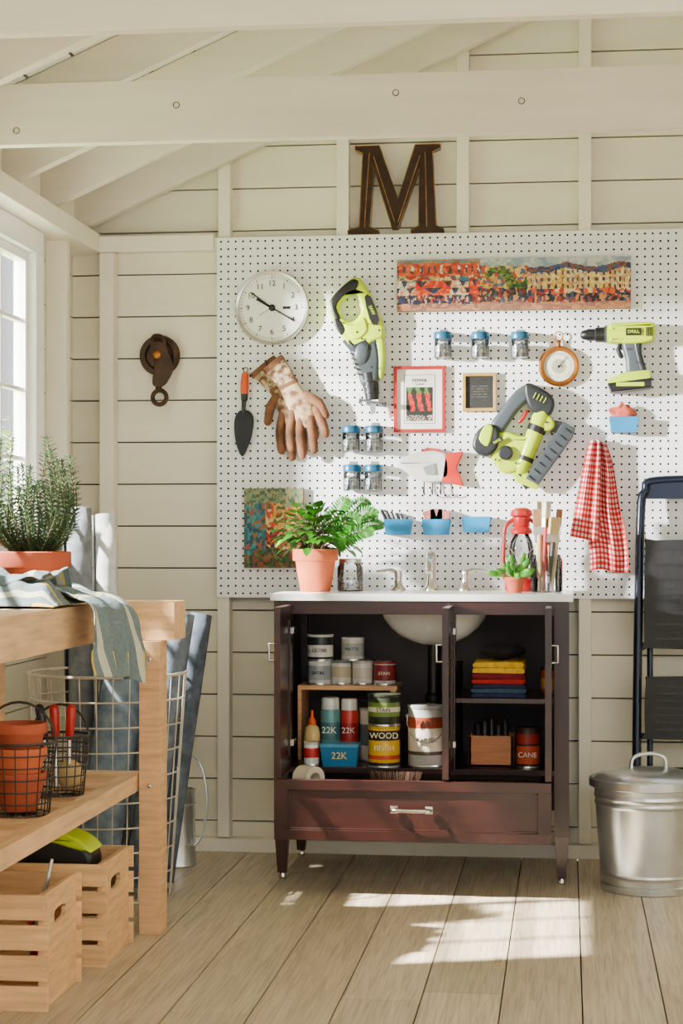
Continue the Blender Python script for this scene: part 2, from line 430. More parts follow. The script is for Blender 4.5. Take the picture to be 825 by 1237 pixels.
beam('trim_61', 3.74 - D); beam('trim_62', 2.6 - D); beam('trim_63', 1.4 - D)
m = M('trim_64'); m.bx(RIDGE - .02, RIDGE + .02, YF, .08, roofz(RIDGE) - .16, roofz(RIDGE), beamp_shaded); m.done()
# outside
g = M('lawn_ground'); g.bx(-30, -2.0, -12, 40, -.12, -.06, mat('grass', (150, 170, 110), .9, var=.3, scale=4)); g.done()
bsh = M('garden_bush'); bl = mat('bush_leaf', (196, 216, 160), .6, var=.3, vcol=True)
for k in range(1500):
    a = ru(0, 2 * pi); b = ru(-1, 1); rr = ru(.6, 1.0); s_ = sqrt(1 - b * b)
    p = Vector((-6.4 + 1.6 * rr * s_ * cos(a), 15.0 + 1.6 * rr * s_ * sin(a), 1.2 + 1.3 * rr * b))
    g_ = ru(.7, 1.3)
    bsh.leaf(p, Vector((ru(-1, 1), ru(-1, 1), ru(-.3, 1))), .16, .1, bl, (g_, g_, g_ * .9))
bsh.tube([(-6.4, 15, -.06), (-6.4, 15, 1.2)], .06, stemm); bsh.done()

# ================================================================ VANITY CABINET
YC = -.485; x0, x1 = -.915, .013
cb = M('vanity_cabinet')
ZB, ZT = .165, .872
for xx in (x0 + .006, x1 - .052):
    for yy in (YC, -.06):
        cb.bx(xx, xx + .046, yy, yy + .045, .15, ZT, espresso)
        cb.box((xx + .023, yy + .0225, .085), (.044, .043, .13), espresso, taper=.62)
        cb.lathe([(.011, .0), (.013, .006), (.008, .02)], chrome, (xx + .023, yy + .0225, 0), 12)
cb.bx(x0 + .01, x0 + .03, YC + .04, -.05, ZB, ZT - .001, espin); cb.bx(x1 - .03, x1 - .01, YC + .04, -.05, ZB, ZT - .001, espin)
cb.bx(x0 + .03, x1 - .03, -.03, -.02, ZB, ZT - .001, espin)
cb.bx(x0 + .03, x1 - .03, YC + .005, -.03, .335, .352, espX)
cb.bx(x0 + .052, x1 - .052, YC + .001, YC + .02, ZT - .042, ZT - .001, espX)
cb.bx(x0 + .052, x1 - .052, YC + .001, YC + .02, .150, .165, espX)
cb.bx(-.362, -.342, YC - .0005, YC + .05, .352, ZT - .002, espresso); cb.bx(-.36, -.344, YC + .05, -.03, .352, .66, espin)
cb.bx(-.344, x1 - .03, YC + .05, -.03, .553, .568, espX)
def door(m, xh, wd, t, z0_, z1_):
    ya, yb = YC - .003 - wd, YC - .003; fr = .045
    m.bx(xh, xh + t, ya, ya + fr, z0_, z1_, espresso); m.bx(xh, xh + t, yb - fr, yb, z0_, z1_, espresso)
    m.bx(xh, xh + t, ya + fr, yb - fr, z0_, z0_ + fr, espresso); m.bx(xh, xh + t, ya + fr, yb - fr, z1_ - fr, z1_, espresso)
    m.bx(xh + t * .3, xh + t * .7, ya + fr, yb - fr, z0_ + fr, z1_ - fr, espresso)
    for zz in (z0_ + .07, z1_ - .09):
        m.bx(xh + (t if xh < -.5 or xh > -.2 else 0) - .004 , xh + (t if xh < -.5 else (0 if xh > -.2 else t)) + .008, yb - .03, yb + .03, zz, zz + .02, chrome)
door(cb, -.869, .25, .019, .352, .860); door(cb, -.366, .25, .019, .352, .860); door(cb, -.064, .25, .019, .352, .860)
for xh, sg in ((-.869, -1), (-.366, -1), (-.045, 1)):
    cb.tube([(xh, YC - .235, .70), (xh + sg * .018, YC - .235, .70), (xh + sg * .018, YC - .235, .75), (xh, YC - .235, .75)], .0035, chrome)
dy = -.735; dx0, dx1, dz0, dz1 = -.869, -.045, .166, .346; fr = .03
cb.bx(dx0, dx1, dy, dy + .02, dz0, dz0 + fr, espX); cb.bx(dx0, dx1, dy, dy + .02, dz1 - fr, dz1, espX)
cb.bx(dx0, dx0 + .04, dy, dy + .02, dz0 + fr, dz1 - fr, espresso); cb.bx(dx1 - .04, dx1, dy, dy + .02, dz0 + fr, dz1 - fr, espresso)
cb.bx(dx0 + .04, dx1 - .04, dy + .008, dy + .02, dz0 + fr, dz1 - fr, espX)
for q in ((dx0 + .04, dx1 - .04, dz0 + fr, dz0 + fr + .006), (dx0 + .04, dx1 - .04, dz1 - fr - .006, dz1 - fr), (dx0 + .04, dx0 + .046, dz0 + fr, dz1 - fr), (dx1 - .046, dx1 - .04, dz0 + fr, dz1 - fr)):
    cb.bx(q[0], q[1], dy + .003, dy + .01, q[2], q[3], espX)
cb.bx(dx0 + .02, dx0 + .035, dy + .02, YC + .2, dz0 + .02, dz1 - .03, espin); cb.bx(dx1 - .035, dx1 - .02, dy + .02, YC + .2, dz0 + .02, dz1 - .03, espin)
cb.bx(dx0 + .02, dx1 - .02, dy + .02, YC + .2, dz0 + .019, dz0 + .03, espin); cb.bx(dx0 + .02, dx1 - .02, YC + .18, YC + .19, dz0 + .02, dz1 - .05, espin)
hx = -.457
cb.tube(smooth([(hx - .055, dy, .262), (hx - .052, dy - .026, .262), (hx, dy - .03, .262), (hx + .052, dy - .026, .262), (hx + .055, dy, .262)], 4), .006, chrome, 8)
for s_ in (-1, 1): cb.box((hx + s_ * .052, dy - .004, .262), (.022, .008, .022), chrome)
cb.bx(x0 - .004, x1 + .006, YC - .012, -.0085, ZT, .894, marble)
sx_ = -.425
prof = [(0, -.15)] + [(.18 * sin(a), -.15 * cos(a)) for a in [radians(q) for q in range(12, 91, 13)]] + [(.185, 0), (.18, .0)]
cb.lathe(prof, ceramic, (sx_, -.24, ZT - .001), 32, sy=.75, cap=False)
cb.lathe([(.03, 0), (.03, .02), (.021, .03), (.021, .19)], black, (sx_, -.24, .54), 16)
cb.tube(smooth([(sx_, -.24, .55), (sx_, -.24, .49), (sx_, -.16, .47), (sx_, -.13, .51), (sx_, -.08, .54), (sx_, -.03, .54)], 4), .02, black, 12)
cb.done(bevel=.0025)
ft = M('bathroom_faucet'); YB = -.11
fx = xu(521, YB)
ft.lathe([(.026, 0), (.026, .006), (.018, .02), (.014, .05), (.013, .10), (.017, .108), (.014, .12), (.006, .128), (.0, .13)], chrome, (fx, YB, .894), 20)
ft.tube(smooth([(fx, YB, .985), (fx, YB - .04, .998), (fx, YB - .09, .985), (fx, YB - .11, .955)], 5), [.011] * 16, chrome, 10)
for sg, u in ((-1, 481), (1, 562)):
    hx_ = xu(u, YB)
    ft.lathe([(.025, 0), (.025, .006), (.016, .018), (.011, .04), (.014, .052), (.012, .064), (0, .068)], chrome, (hx_, YB, .894), 18)
    ft.tube(smooth([(hx_, YB, .952), (hx_ + sg * .03, YB, .962), (hx_ + sg * .065, YB - .01, .958)], 5), [.007] * 5 + [.005] * 6, chrome, 8, rnd=True)
ft.done()

# ---------------------------------------------------------------- cans / bottles
def cm_(c, p='can', r=.4, me=.1): return mat('%s_%d_%d_%d' % (p, *c), c, r, me, var=.04)
def can(name, u, y, z, r, h, body, lid=None, band=None, txt=None, tcol=None, bail=False):
    m = M(name)
    m.lathe([(r * .97, 0), (r, .003), (r, h - .004), (r * .97, h)], cm_(body), n=28)
    m.lathe([(r * 1.02, h - .008), (r * 1.035, h - .005), (r * 1.035, h), (r * .9, h), (r * .88, h - .004), (0, h - .004)], cm_(lid) if lid else steel)
    m.lathe([(r * 1.02, 0), (r * 1.03, .003), (r * 1.0, .006)], steel)
    if band:
        for q, (b0, b1_, c) in enumerate(band): m.lathe([(r * (1.006 + .002 * q), h * b0), (r * (1.006 + .002 * q), h * b1_)], cm_(c, 'label', .45, 0), cap=False)
    if txt:
        for tt, zz, s2 in txt: m.text(tt, (0, -r * 1.018, h * zz), s2, cm_(tcol or (30, 30, 30), 'ink', .5, 0), .002)
    if bail:
        pts = [(-r * 1.05, 0, h * .82)] + [(r * 1.12 * -cos(a), 0, h * .82 - r * 1.5 * sin(a) * .9) for a in [pi * q / 10 for q in range(1, 10)]] + [(r * 1.05, 0, h * .82)]
        pts = [(p[0], -sqrt(max(0, (r * 1.1) ** 2 - p[0] ** 2)) * .98, p[2]) for p in pts]
        m.tube(pts, .0018, chrome, 6)
        for s3 in (-1, 1): m.ball((s3 * r * 1.02, 0, h * .82), .008, steel, 8, 6)
    m.done((xu(u, y), y, z), rot=(0, 0, ru(-.1, .1)))
zc = .3525
m = M('wooden_riser'); ry = -.22
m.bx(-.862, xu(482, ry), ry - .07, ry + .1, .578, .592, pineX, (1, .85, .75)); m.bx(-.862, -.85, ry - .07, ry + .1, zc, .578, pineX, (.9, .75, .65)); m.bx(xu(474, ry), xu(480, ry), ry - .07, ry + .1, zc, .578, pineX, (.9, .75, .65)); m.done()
zs = .5925
can('paint_can', 386, -.24, zs, .038, .077, (206, 208, 204), (225, 225, 220), [(.2, .8, (150, 160, 165))], [('SATIN', .5, .014)])
can('paint_can', 412, -.22, zs, .034, .077, (216, 214, 206), (120, 118, 112), [(.3, .75, (190, 178, 150))])
can('paint_can', 438, -.22, zs, .034, .077, (222, 220, 214), (196, 190, 176), [(.25, .7, (205, 198, 184))])
can('paint_can', 465, -.24, zs, .036, .077, (205, 200, 194), (150, 40, 40), [(.2, .85, (132, 38, 40))], [('STAIN', .5, .014)], (240, 230, 210))
can('paint_can', 387, -.24, zs + .0775, .042, .085, (40, 44, 48), (210, 210, 208), [(.15, .6, (226, 222, 212))], [('GLOSS', .4, .016)])
can('paint_can', 426, -.22, zs + .0775, .037, .075, (216, 212, 200), (225, 222, 214), [(.2, .75, (170, 174, 168))], [('MATTE', .5, .014)])
can('paint_can', 515, -.40, zc, .057, .19, (196, 196, 192), (200, 200, 198), [(.2, .82, (232, 222, 200)), (.64, .82, (170, 70, 36)), (.2, .26, (80, 70, 60))], [('PAINT', .73, .022), ('PRIMER', .45, .02)], (60, 40, 30), bail=True)
can('wood_filler_can', 464, -.43, zc, .050, .128, (236, 186, 20), (200, 170, 40), [(.0, .12, (40, 30, 20)), (.66, .9, (36, 28, 22)), (.2, .3, (200, 60, 30))], [('WOOD', .78, .026), ('FINISH', .48, .022)], (250, 240, 200))
can('stain_can', 464, -.43, zc + .129, .050, .098, (46, 56, 38), (60, 60, 50), [(.3, .75, (110, 134, 50)), (.45, .6, (226, 220, 190))], [('STAIN', .52, .016)], (50, 40, 30))
can('paint_can', 376, -.44, zc, .024, .075, (232, 232, 230), (190, 190, 188), [(.35, .75, (190, 30, 34))])
can('paint_can', 448, -.29, zc, .036, .17, (226, 220, 204), (180, 180, 176), [(.3, .7, (96, 110, 112))])
can('orange_can', 638, -.40, zc, .037, .125, (44, 28, 22), (60, 34, 26), [(.1, .55, (196, 74, 26)), (.6, .85, (150, 30, 20))], [('CANE', .33, .022)], (250, 236, 220))
can('paint_can', 663, -.25, .569, .026, .085, (206, 80, 26), (60, 40, 30), [(.2, .6, (240, 160, 50))])
def spray(name, u, y, z, r, h, body, cap, band):
    m = M(name)
    m.lathe([(r * .95, 0), (r, .004), (r, h * .78), (r * .92, h * .82)], cm_(body, 'can', .35)); m.lathe([(r * .9, h * .82), (r * .9, h * .97), (r * .82, h), (0, h)], cm_(cap))
    m.lathe([(r * 1.006, h * .35), (r * 1.006, h * .62)], cm_(band), cap=False)
    m.text('22K', (0, -r * 1.01, h * .5), r * .9, cm_((240, 240, 230), 'ink', .5, 0), .001); m.done((xu(u, y), y, z))
spray('spray_can', 399, -.33, zc, .032, .205, (92, 150, 152), (210, 214, 210), (60, 110, 120))
spray('spray_can', 422, -.31, zc, .029, .20, (196, 50, 42), (226, 224, 216), (160, 30, 30))
m = M('glue_bottle'); gl = mat('glue_yellow', (222, 190, 120), .4)
m.lathe([(.024, 0), (.026, .005), (.026, .09), (.022, .11), (.012, .12)], gl, n=20); m.lathe([(.013, .118), (.013, .132), (.005, .145), (.004, .165), (0, .166)], orange, n=14)
m.lathe([(.0265, .03), (.0265, .07)], mat('glue_label', (190, 60, 40), .5), cap=False); m.done((xu(377, -.355), -.355, zc + .0))
m = M('plastic_tub'); tb = mat('tub_blue', (26, 108, 162), .35)
m.box((0, 0, .03), (.118, .07, .06), tb, taper=.88); m.box((0, 0, .065), (.122, .075, .01), mat('tub_lid', (50, 146, 190), .35)); m.text('22K', (0, -.036, .033), .03, mat('ink_y', (240, 210, 90), .5), .001)
m.done((xu(411, -.43), -.425, zc), bevel=.004)
m = M('folded_towel_stack'); zz = .569
for c, h_, wd in (((38, 46, 84), .016, .165), ((60, 84, 110), .014, .17), ((34, 40, 70), .014, .163), ((180, 30, 34), .016, .167), ((120, 20, 34), .018, .165), ((236, 186, 40), .018, .163), ((232, 182, 36), .018, .16)):
    cm = mat('towel_%d_%d_%d' % c, c, .95, var=.25, scale=60, bump=.3)
    poly = [(-wd / 2, .001), (wd / 2 - .006, .0), (wd / 2, h_ * .3), (wd / 2, h_ * .7), (wd / 2 - .006, h_), (-wd / 2 + .004, h_ - .001), (-wd / 2 - .003, h_ * .6)]
    m.prism([(a + ru(-.002, .002), b + zz) for a, b in poly], -.10, .10, cm); zz += h_ * .98
m.done((xu(604, -.33), -.33, 0), bevel=.004)
m = M('wooden_box'); bw = .14
bc = (.62, .36, .24)
m.box((0, 0, .006), (bw, .12, .012), pineX, col=bc)
for s_ in (-1, 1): m.box((s_ * (bw / 2 - .005), 0, .05), (.01, .12, .1), pineX, col=bc); m.box((0, s_ * .055, .05), (bw, .01, .1), pineX, col=bc)
for k in range(5): m.tube([(-.04 + .02 * k, -.02 + .01 * (k % 2), .02), (-.045 + .022 * k, 0, .125 + .01 * (k % 3))], .012, black, 8, rnd=True)
m.done((xu(594, -.38), -.38, zc), bevel=.0015)
m = M('black_bag')
m.sheet(lambda a, b: (0.075 * sin(b * pi) ** .5 * cos(a * 2 * pi) * (1 + .1 * nz(a * 6, b * 5)), .06 * sin(b * pi) ** .5 * sin(a * 2 * pi), b * .06), 20, 8, mat('black_cloth', (26, 25, 28), .8, bump=.3))
m.done((xu(606, -.33), -.33, zz + .001))
m = M('tape_roll'); m.T = TR((0, 0, .04)) @ RX @ Matrix.Rotation(.5, 4, 'Y')
m.lathe([(.022, -.03), (.04, -.03), (.04, .03), (.022, .03), (.022, -.03)], mat('tape_cream', (222, 212, 190), .6), cap=False); m.done((-.78, -.63, .295), rot=(0, 0, .4))
m = M('wire_brush'); m.box((0, 0, 0), (.16, .04, .015), pineX, col=(.6, .4, .3))
for k in range(130):
    px, py = ru(-.07, .07), ru(-.018, .018); m.tube([(px, py, .006), (px * 1.15, py * 1.3, .042)], .0012, mat('bristle_dark', (90, 64, 50), .7), 4)
m.done((xu(478, -.62), -.62, .318), bevel=.003)
m = M('tool_tray'); m.box((0, 0, .0), (.7, .16, .006), steel)
for sg in (-1, 1): m.box((0, sg * .078, .04), (.7, .004, .08), steel); m.box((sg * .348, 0, .04), (.004, .156, .08), steel)
m.box((.02, 0, .06), (.3, .12, .10), espin)
m.done((-.457, -.62, .201))

# ================================================================ THINGS ON THE COUNTER
zt = .8945
def pot(m, r, h, mt=terra, rim=.28, s=1):
    m.lathe([(r * .62, 0), (r * .66, .003), (r * .88, h * (1 - rim)), (r * .98, h * (1 - rim) + .001), (r, h * (1 - rim) + .004), (r, h - .003), (r * .97, h), (r * .88, h), (r * .86, h * .86), (0, h * .86)], mt, n=36)
    m.lathe([(r * .86, h * .865), (0, h * .9)], soil, cap=False)
m = M('potted_pothos'); pot(m, .074, .137)
hc = Vector((-.012, 0, .155))
for k in range(170):
    a = ru(0, 2 * pi); e = ru(-.2, 1.4); d = Vector((cos(a) * cos(e), sin(a) * cos(e), sin(e)))
    rr = ru(.05, .13); p = hc + Vector((d.x * rr * 1.05, d.y * rr * .8, d.z * rr * .95))
    m.tube([Vector((d.x * .02, d.y * .02, .12)), (hc + p) / 2 + Vector((0, 0, .01)), p], .0012, stemm, 4)
    g_ = ru(.55, 1.3)
    m.leaf(p, d + Vector((0, -.3, -.25)), ru(.035, .052), ru(.028, .04), leafm, (g_, g_ * 1.03, g_ * .7), .4)
for (ex, ez, ey) in ((.15, .155, -.03), (.20, .18, .0), (.17, .22, .03), (.215, .13, .02), (.11, .22, 0), (.19, .10, -.03)):
    P_ = smooth([(0, 0, .13), (ex * .4, ey * .5, .13 + (ez) * .35), (ex * .8, ey, .12 + ez * .75), (ex, ey * 1.3, .12 + ez * .72)], 10)
    m.tube(P_, .0012, stemm, 4)
    for i, p in enumerate(P_[8:]):
        t = i / (len(P_) - 8); d = (P_[min(i + 9, len(P_) - 1)] - P_[i + 7]).normalized(); L_ = .040 * (1 - t) + .01
        for sg in (-1, 1):
            sd = d.cross(Vector((0, 1, 0))) * sg
            g_ = ru(.5, 1.0); m.leaf(p, sd + d * .5 + Vector((0, ru(-.3, .3), 0)), L_, .009, leafm, (g_ * .7, g_, g_ * .6), .1, up=Vector((0, 1, 0)))
m.done((xu(381, -.27), -.27, zt))
def glassjar(m, r, h, lid=None):
    m.lathe([(r * .9, 0), (r, .004), (r, h * .85), (r * .86, h * .95), (r * .86, h)], jarglass, n=24, cap=False); m.lathe([(0, .001), (r * .9, .001)], jarglass, cap=False)
    if lid: m.lathe([(r * .9, h), (r * .9, h + .012), (r * .86, h + .014), (0, h + .014)], lid, n=24)
m = M('glass_jar'); glassjar(m, .042, .092, chrome); m.lathe([(.038, .004), (.038, .03), (.0, .036)], screws)
m.done((xu(423, -.22), -.22, zt))
m = M('potted_succulent'); pot(m, .034, .05, terra2)
for k in range(26):
    a = ru(0, 2 * pi); e = ru(.1, 1.4); d = Vector((cos(a) * cos(e), sin(a) * cos(e), sin(e))); L_ = ru(.03, .075)
    p = Vector((d.x * .012, d.y * .012, .045)); q = p + d * L_
    m.tube([p, q], .0016, leafm, 5)
    m.tube([q - d * .012, q, q + d * .014], [.005, .011, .006], leafm, 8, fy=.4, rnd=True, col=(ru(.8, 1.1), .9, .9))
m.done((xu(622, -.33), -.33, zt))
m = M('kerosene_lantern'); lr = red
m.lathe([(.05, 0), (.054, .006), (.054, .026), (.045, .04), (.024, .05), (.022, .062), (.03, .066), (.03, .074), (.022, .078)], lr, n=28)
m.lathe([(.022, .078), (.036, .10), (.041, .13), (.036, .16), (.024, .185)], jarglass, n=24, cap=False)
m.lathe([(.03, .185), (.036, .19), (.034, .2), (.024, .21), (.027, .214), (.027, .24), (.038, .246), (.034, .262), (.02, .27), (.0, .272)], lr, n=24)
for sg in (-1, 1):
    m.tube(smooth([(sg * .045, 0, .03), (sg * .058, 0, .06), (sg * .058, 0, .15), (sg * .052, 0, .21), (sg * .024, 0, .235)], 5), .0065, lr, 8)
m.tube([(.03 * cos(a), .0 - .03, .13 + .05 * sin(a)) for a in [2 * pi * k / 20 for k in range(20)]], .0012, chrome, 5, closed=True)
m.tube(smooth([(-.05, 0, .2), (-.058, -.03, .17), (0, -.055, .11), (.058, -.03, .17), (.05, 0, .2)], 6), .0015, chrome, 5)
m.lathe([(.004, .075), (.004, .11)], brass, n=8); m.done((xu(630, -.16), -.16, zt))
m = M('paint_brushes_in_jar'); glassjar(m, .052, .12)
for k in range(8):
    a = k * 2 * pi / 8 + .3; b = Vector((.02 * cos(a), .02 * sin(a), .006)); t = Vector((.026 * cos(a + .3), .03 * sin(a + .3), .16 + .025 * (k % 3)))
    t.x += .003 * k - .012
    hc_ = [(200, 160, 110), (170, 40, 30), (60, 60, 62), (222, 200, 160)][k % 4]
    m.tube([b, (b + t) / 2, t], [.004, .007, .008], mat('handle_%d' % (k % 4), hc_, .4), 8)
    d = (t - b).normalized(); m.T = TR(t) @ d.to_track_quat('Z', 'Y').to_matrix().to_4x4() @ Matrix.Rotation(ru(-.6, .6), 4, 'Z')
    wd = (.038, .028, .042, .034)[k % 4]
    m.box((0, 0, .012), (wd, .013, .028), chrome); m.box((0, 0, .052), (wd * 1.08, .016, .055), mat('bristle_%d' % (k % 3), [(206, 176, 130), (150, 110, 76), (226, 214, 190)][k % 3], .9, var=.3, scale=60, stretch=(5, 5, .4), bump=.3), taper=.9)
    m.T = Matrix.Identity(4)
m.done((xu(660, -.26), -.26, zt))

# ================================================================ THINGS ON THE PEGBOARD
YP = -.0085
def hang(m, u, v, y=YP, **k): return m.done(at(u, v, y), **k)
m = M('wall_clock'); m.T = RX
m.lathe([(.10, 0), (.123, .004), (.126, .03), (.122, .038), (.114, .036), (.112, .027)], chrome, n=64, cap=False)
m.lathe([(.113, .026), (0, .026)], mat('clock_face', (246, 246, 240), .5, var=.01), n=48, cap=False)
m.lathe([(.012, .026), (.0055, .034), (0, .0345)], black, n=14); m.T = Matrix.Identity(4)
for h_ in range(1, 13):
    a = pi / 2 - h_ * pi / 6; m.text(str(h_), (.082 * cos(a), -.027, .082 * sin(a)), .027, black)
for k in range(60):
    a = k * pi / 30; l = .006 if k % 5 else .009
    m.box((.104 * cos(a), -.0272, .104 * sin(a)), (l, .001, .0012 if k % 5 else .0025), black, rot=(0, -a, 0))
def hand(ang, L_, w_):
    a = pi / 2 - radians(ang); m.box((cos(a) * L_ * .42, -.031, sin(a) * L_ * .42), (L_ * 1.16, .0015, w_), black, rot=(0, -a, 0))
hand(306, .09, .0045); hand(121, .088, .0045); hand(300, .06, .008); hand(240, .05, .0012)
m.box((.05, -.0272, -.0), (.026, .001, .009), black)
hang(m, 330, 373)
m = M('iron_pulley'); m.T = TR((0, -.012, .0)) @ RX
m.lathe([(0, -.012), (.066, -.012), (.07, -.006), (.058, 0), (.07, .006), (.066, .012), (.05, .012), (.045, .004), (.024, .004), (.02, .016), (.01, .02), (0, .02)], iron, n=40); m.T = Matrix.Identity(4)
m.prism(sm2([(-.022, .066), (.018, .066), (.032, .02), (.054, -.04), (.034, -.09), (.014, -.108), (-.012, -.108), (-.02, -.09), (-.012, -.03), (-.024, 0)]), -.045, -.036, iron, rad=.003)
m.box((0, -.03, .055), (.03, .03, .025), iron); m.lathe([(.012, 0), (.01, .03)], iron, (0, -.03, -.12), 12)
m.T = TR((-.002, -.04, 0)) @ RX; m.lathe([(.016, 0), (.014, .012), (.008, .016), (0, .016)], brass, n=16); m.T = I4
m.torus((.003, -.03, -.145), .024, .008, iron)
m.tube([(0, .01, .05), (0, -.04, .05)], .008, iron)
m.done(at(194, 430, .045))
m = M('garden_trowel'); c = (296, 500)
blade = [(-.002, .012), (.018, .008), (.031, -.012), (.030, -.05), (.018, -.10), (-.006, -.145), (-.026, -.11), (-.034, -.06), (-.032, -.015), (-.018, .008)]
m.prism(sm2(blade, 4), -.022, -.012, mat('trowel_black', (26, 28, 34), .3, .4), rad=.006)
m.tube([(-.003, -.018, .0), (-.001, -.02, .03), (.001, -.02, .05)], [.006, .008, .009], black)
m.tube([(.001, -.02, .048), (.002, -.02, .09), (.004, -.02, .128)], [.012, .0135, .011], black, 12, rnd=True)
m.tube([(.0012, -.02, .068), (.002, -.02, .10), (.004, -.02, .13)], [.0135, .0145, .0125], orange, 12, rnd=True)
m.torus((.004, -.012, .148), .008, .0015, wired)
hang(m, *c)
# gloves: leather palms/fingers, patterned backs, canvas cuffs
gm = mat('glove_pattern', (92, 56, 34), .9, rgb2=(196, 166, 126), scale=32, lo=.42, hi=.66, bump=.3); gp = mat('glove_leather', (118, 76, 48), .8, var=.4, scale=26, bump=.35)
gw = mat('glove_cream', (190, 162, 126), .9, rgb2=(112, 74, 46), scale=30, lo=.44, hi=.62, bump=.3)
cuff = mat('glove_cuff', (102, 68, 44), .9, rgb2=(206, 182, 146), scale=50, lo=.4, hi=.6, bump=.3)
m = M('garden_gloves')
def GP(u, v, y=-.02): return ((u - 356) / 358, y, (496 - v) / 358)
for dx_, dy_, ya, cc, mm, mf in ((-9, 0, -.018, cuff, gm, gp), (5, -2, -.050, cuff, gw, gp)):
    o = lambda u, v: GP(u + dx_, v + dy_, ya)
    rs_ = [.050, .042, .034] if dx_ < 0 else [.040, .037, .032]
    m.tube([o(329, 444), o(338, 456), o(346, 468)], rs_, cc, 22, fy=.3)
    m.tube([o(326, 441), o(330, 446)], [rs_[0] * 1.05] * 2, gp, 22, fy=.34)
    m.tube([o(345, 466), o(347, 470)], [.0345] * 2, gp, 22, fy=.36)
    m.tube([o(344, 465), o(352, 480), o(362, 497), o(366, 508)], [.03, .036, .041, .036], mm, 20, fy=.36, rnd=True)
    for p in [[(352, 500), (348, 522), (350, 545)], [(361, 506), (360, 530), (363, 553)], [(371, 506), (375, 528), (377, 547)], [(379, 498), (387, 514), (391, 528)]]:
        P_ = smooth([o(*q) for q in p], 4); m.tube(P_, [.0155] * (len(P_) - 3) + [.0145, .015, .013], mf, 12, fy=.8, rnd=True)
    m.tube([o(346, 478), o(336, 492), o(333, 510)] if dx_ < 0 else [o(368, 482), o(383, 490), o(391, 505)], [.018, .0165, .014], mf, 12, fy=.8, rnd=True)
m.tube([(-.09, 0, .155), (-.09, -.04, .152), (-.09, -.045, .165)], .002, wired)
hang(m, 356, 496)
# power tools
def tool(name, cu, cv, parts, s=360.0, extra=None, bevel=0):
    m = M(name)
    for pts, y0_, y1_, mt, sm_, holes, rad in parts:
        m.prism(ol(pts, cu, cv, s, sm_), y0_, y1_, mt, [ol(h, cu, cv, s, 4) for h in holes], rad=rad)
    if extra: extra(m, lambda u, v, y: ((u - cu) / s, y, (cv - v) / s))
    hang(m, cu, cv, bevel=bevel)
def ex1(m, g):
    m.prism(ol([(443, 362), (451, 362), (461, 390), (455, 396), (449, 388)], 432, 416, 360, 2), -.0715, -.068, black)
    m.text('SAW', g(452, 378, -.0722), .015, lime, .0008, rotz=radians(-66))
    m.tube([g(447, 452, -.036), g(450, 470, -.036), g(451, 484, -.036)], [.028, .026, .022], black, 20)
    for k in range(3): m.torus(g(448 + k * 1.2, 462 + k * 7, -.036), .026 - k * .001, .003, dg, 'Z', 20, 6)
    m.box(g(451, 487, -.036), (.070, .055, .006), gray, rot=(0, .2, 0)); m.box(g(437, 486, -.036), (.006, .05, .016), gray, rot=(0, .2, 0)); m.box(g(466, 490, -.036), (.006, .05, .016), gray, rot=(0, .2, 0))
    m.prism(ol([(447, 486), (456, 486), (455, 500), (450, 503)], 432, 416, 360), -.037, -.035, steel)
    m.ball(g(439, 428, -.055), (.030, .016, .044), gray, 20, 12)
    for k in range(5): m.box(g(428 + k * 1.8, 430 + k * 6, -.063), (.018, .004, .0035), black, rot=(0, .35, 0))
    for q in ((440, 412), (461, 402), (452, 446), (434, 404)):
        m.T = TR(g(*q, -.068)) @ RX; m.lathe([(.0035, 0), (.0035, .004), (0, .004)], black, n=10); m.T = I4
    m.tube([g(437, 368, -.035), g(441, 380, -.035)], .008, red, 8, rnd=True)
    m.tube([g(430, 345, 0), g(430, 345, -.03)], .003, wired)
tool('reciprocating_saw', 432, 416, [
    ([(399, 374), (401, 363), (413, 350), (428, 338), (438, 340), (448, 355), (457, 376), (466, 398), (465, 410), (455, 414), (444, 422), (430, 424), (416, 410), (407, 393)], -.064, -.008, lime, 4,
     [[(411, 374), (415, 366), (425, 357), (432, 357), (436, 367), (438, 378), (433, 387), (425, 391), (416, 386)]], .012),
    ([(401, 371), (403, 362), (414, 350), (428, 340), (436, 343), (433, 352), (423, 356), (413, 365), (409, 374), (414, 387), (407, 388)], -.068, -.004, black, 3, [], .008),
    ([(418, 394), (430, 392), (442, 386), (447, 400), (440, 410), (428, 412)], -.070, -.004, lime, 3, [], .008),
    ([(418, 410), (430, 422), (444, 418), (455, 410), (460, 430), (460, 452), (456, 464), (440, 468), (434, 452), (426, 430)], -.060, -.010, gray, 4, [], .014),
    ([(423, 413), (431, 418), (444, 413), (449, 424), (440, 432), (430, 428)], -.067, -.004, dg, 3, [], .006),
    ([(454, 408), (464, 405), (467, 436), (464, 458), (459, 456), (458, 430)], -.056, -.014, lime, 3, [], .01),
    ([(406, 388), (413, 388), (420, 400), (415, 407), (408, 398)], -.066, -.006, black, 3, [], .006)], extra=ex1)
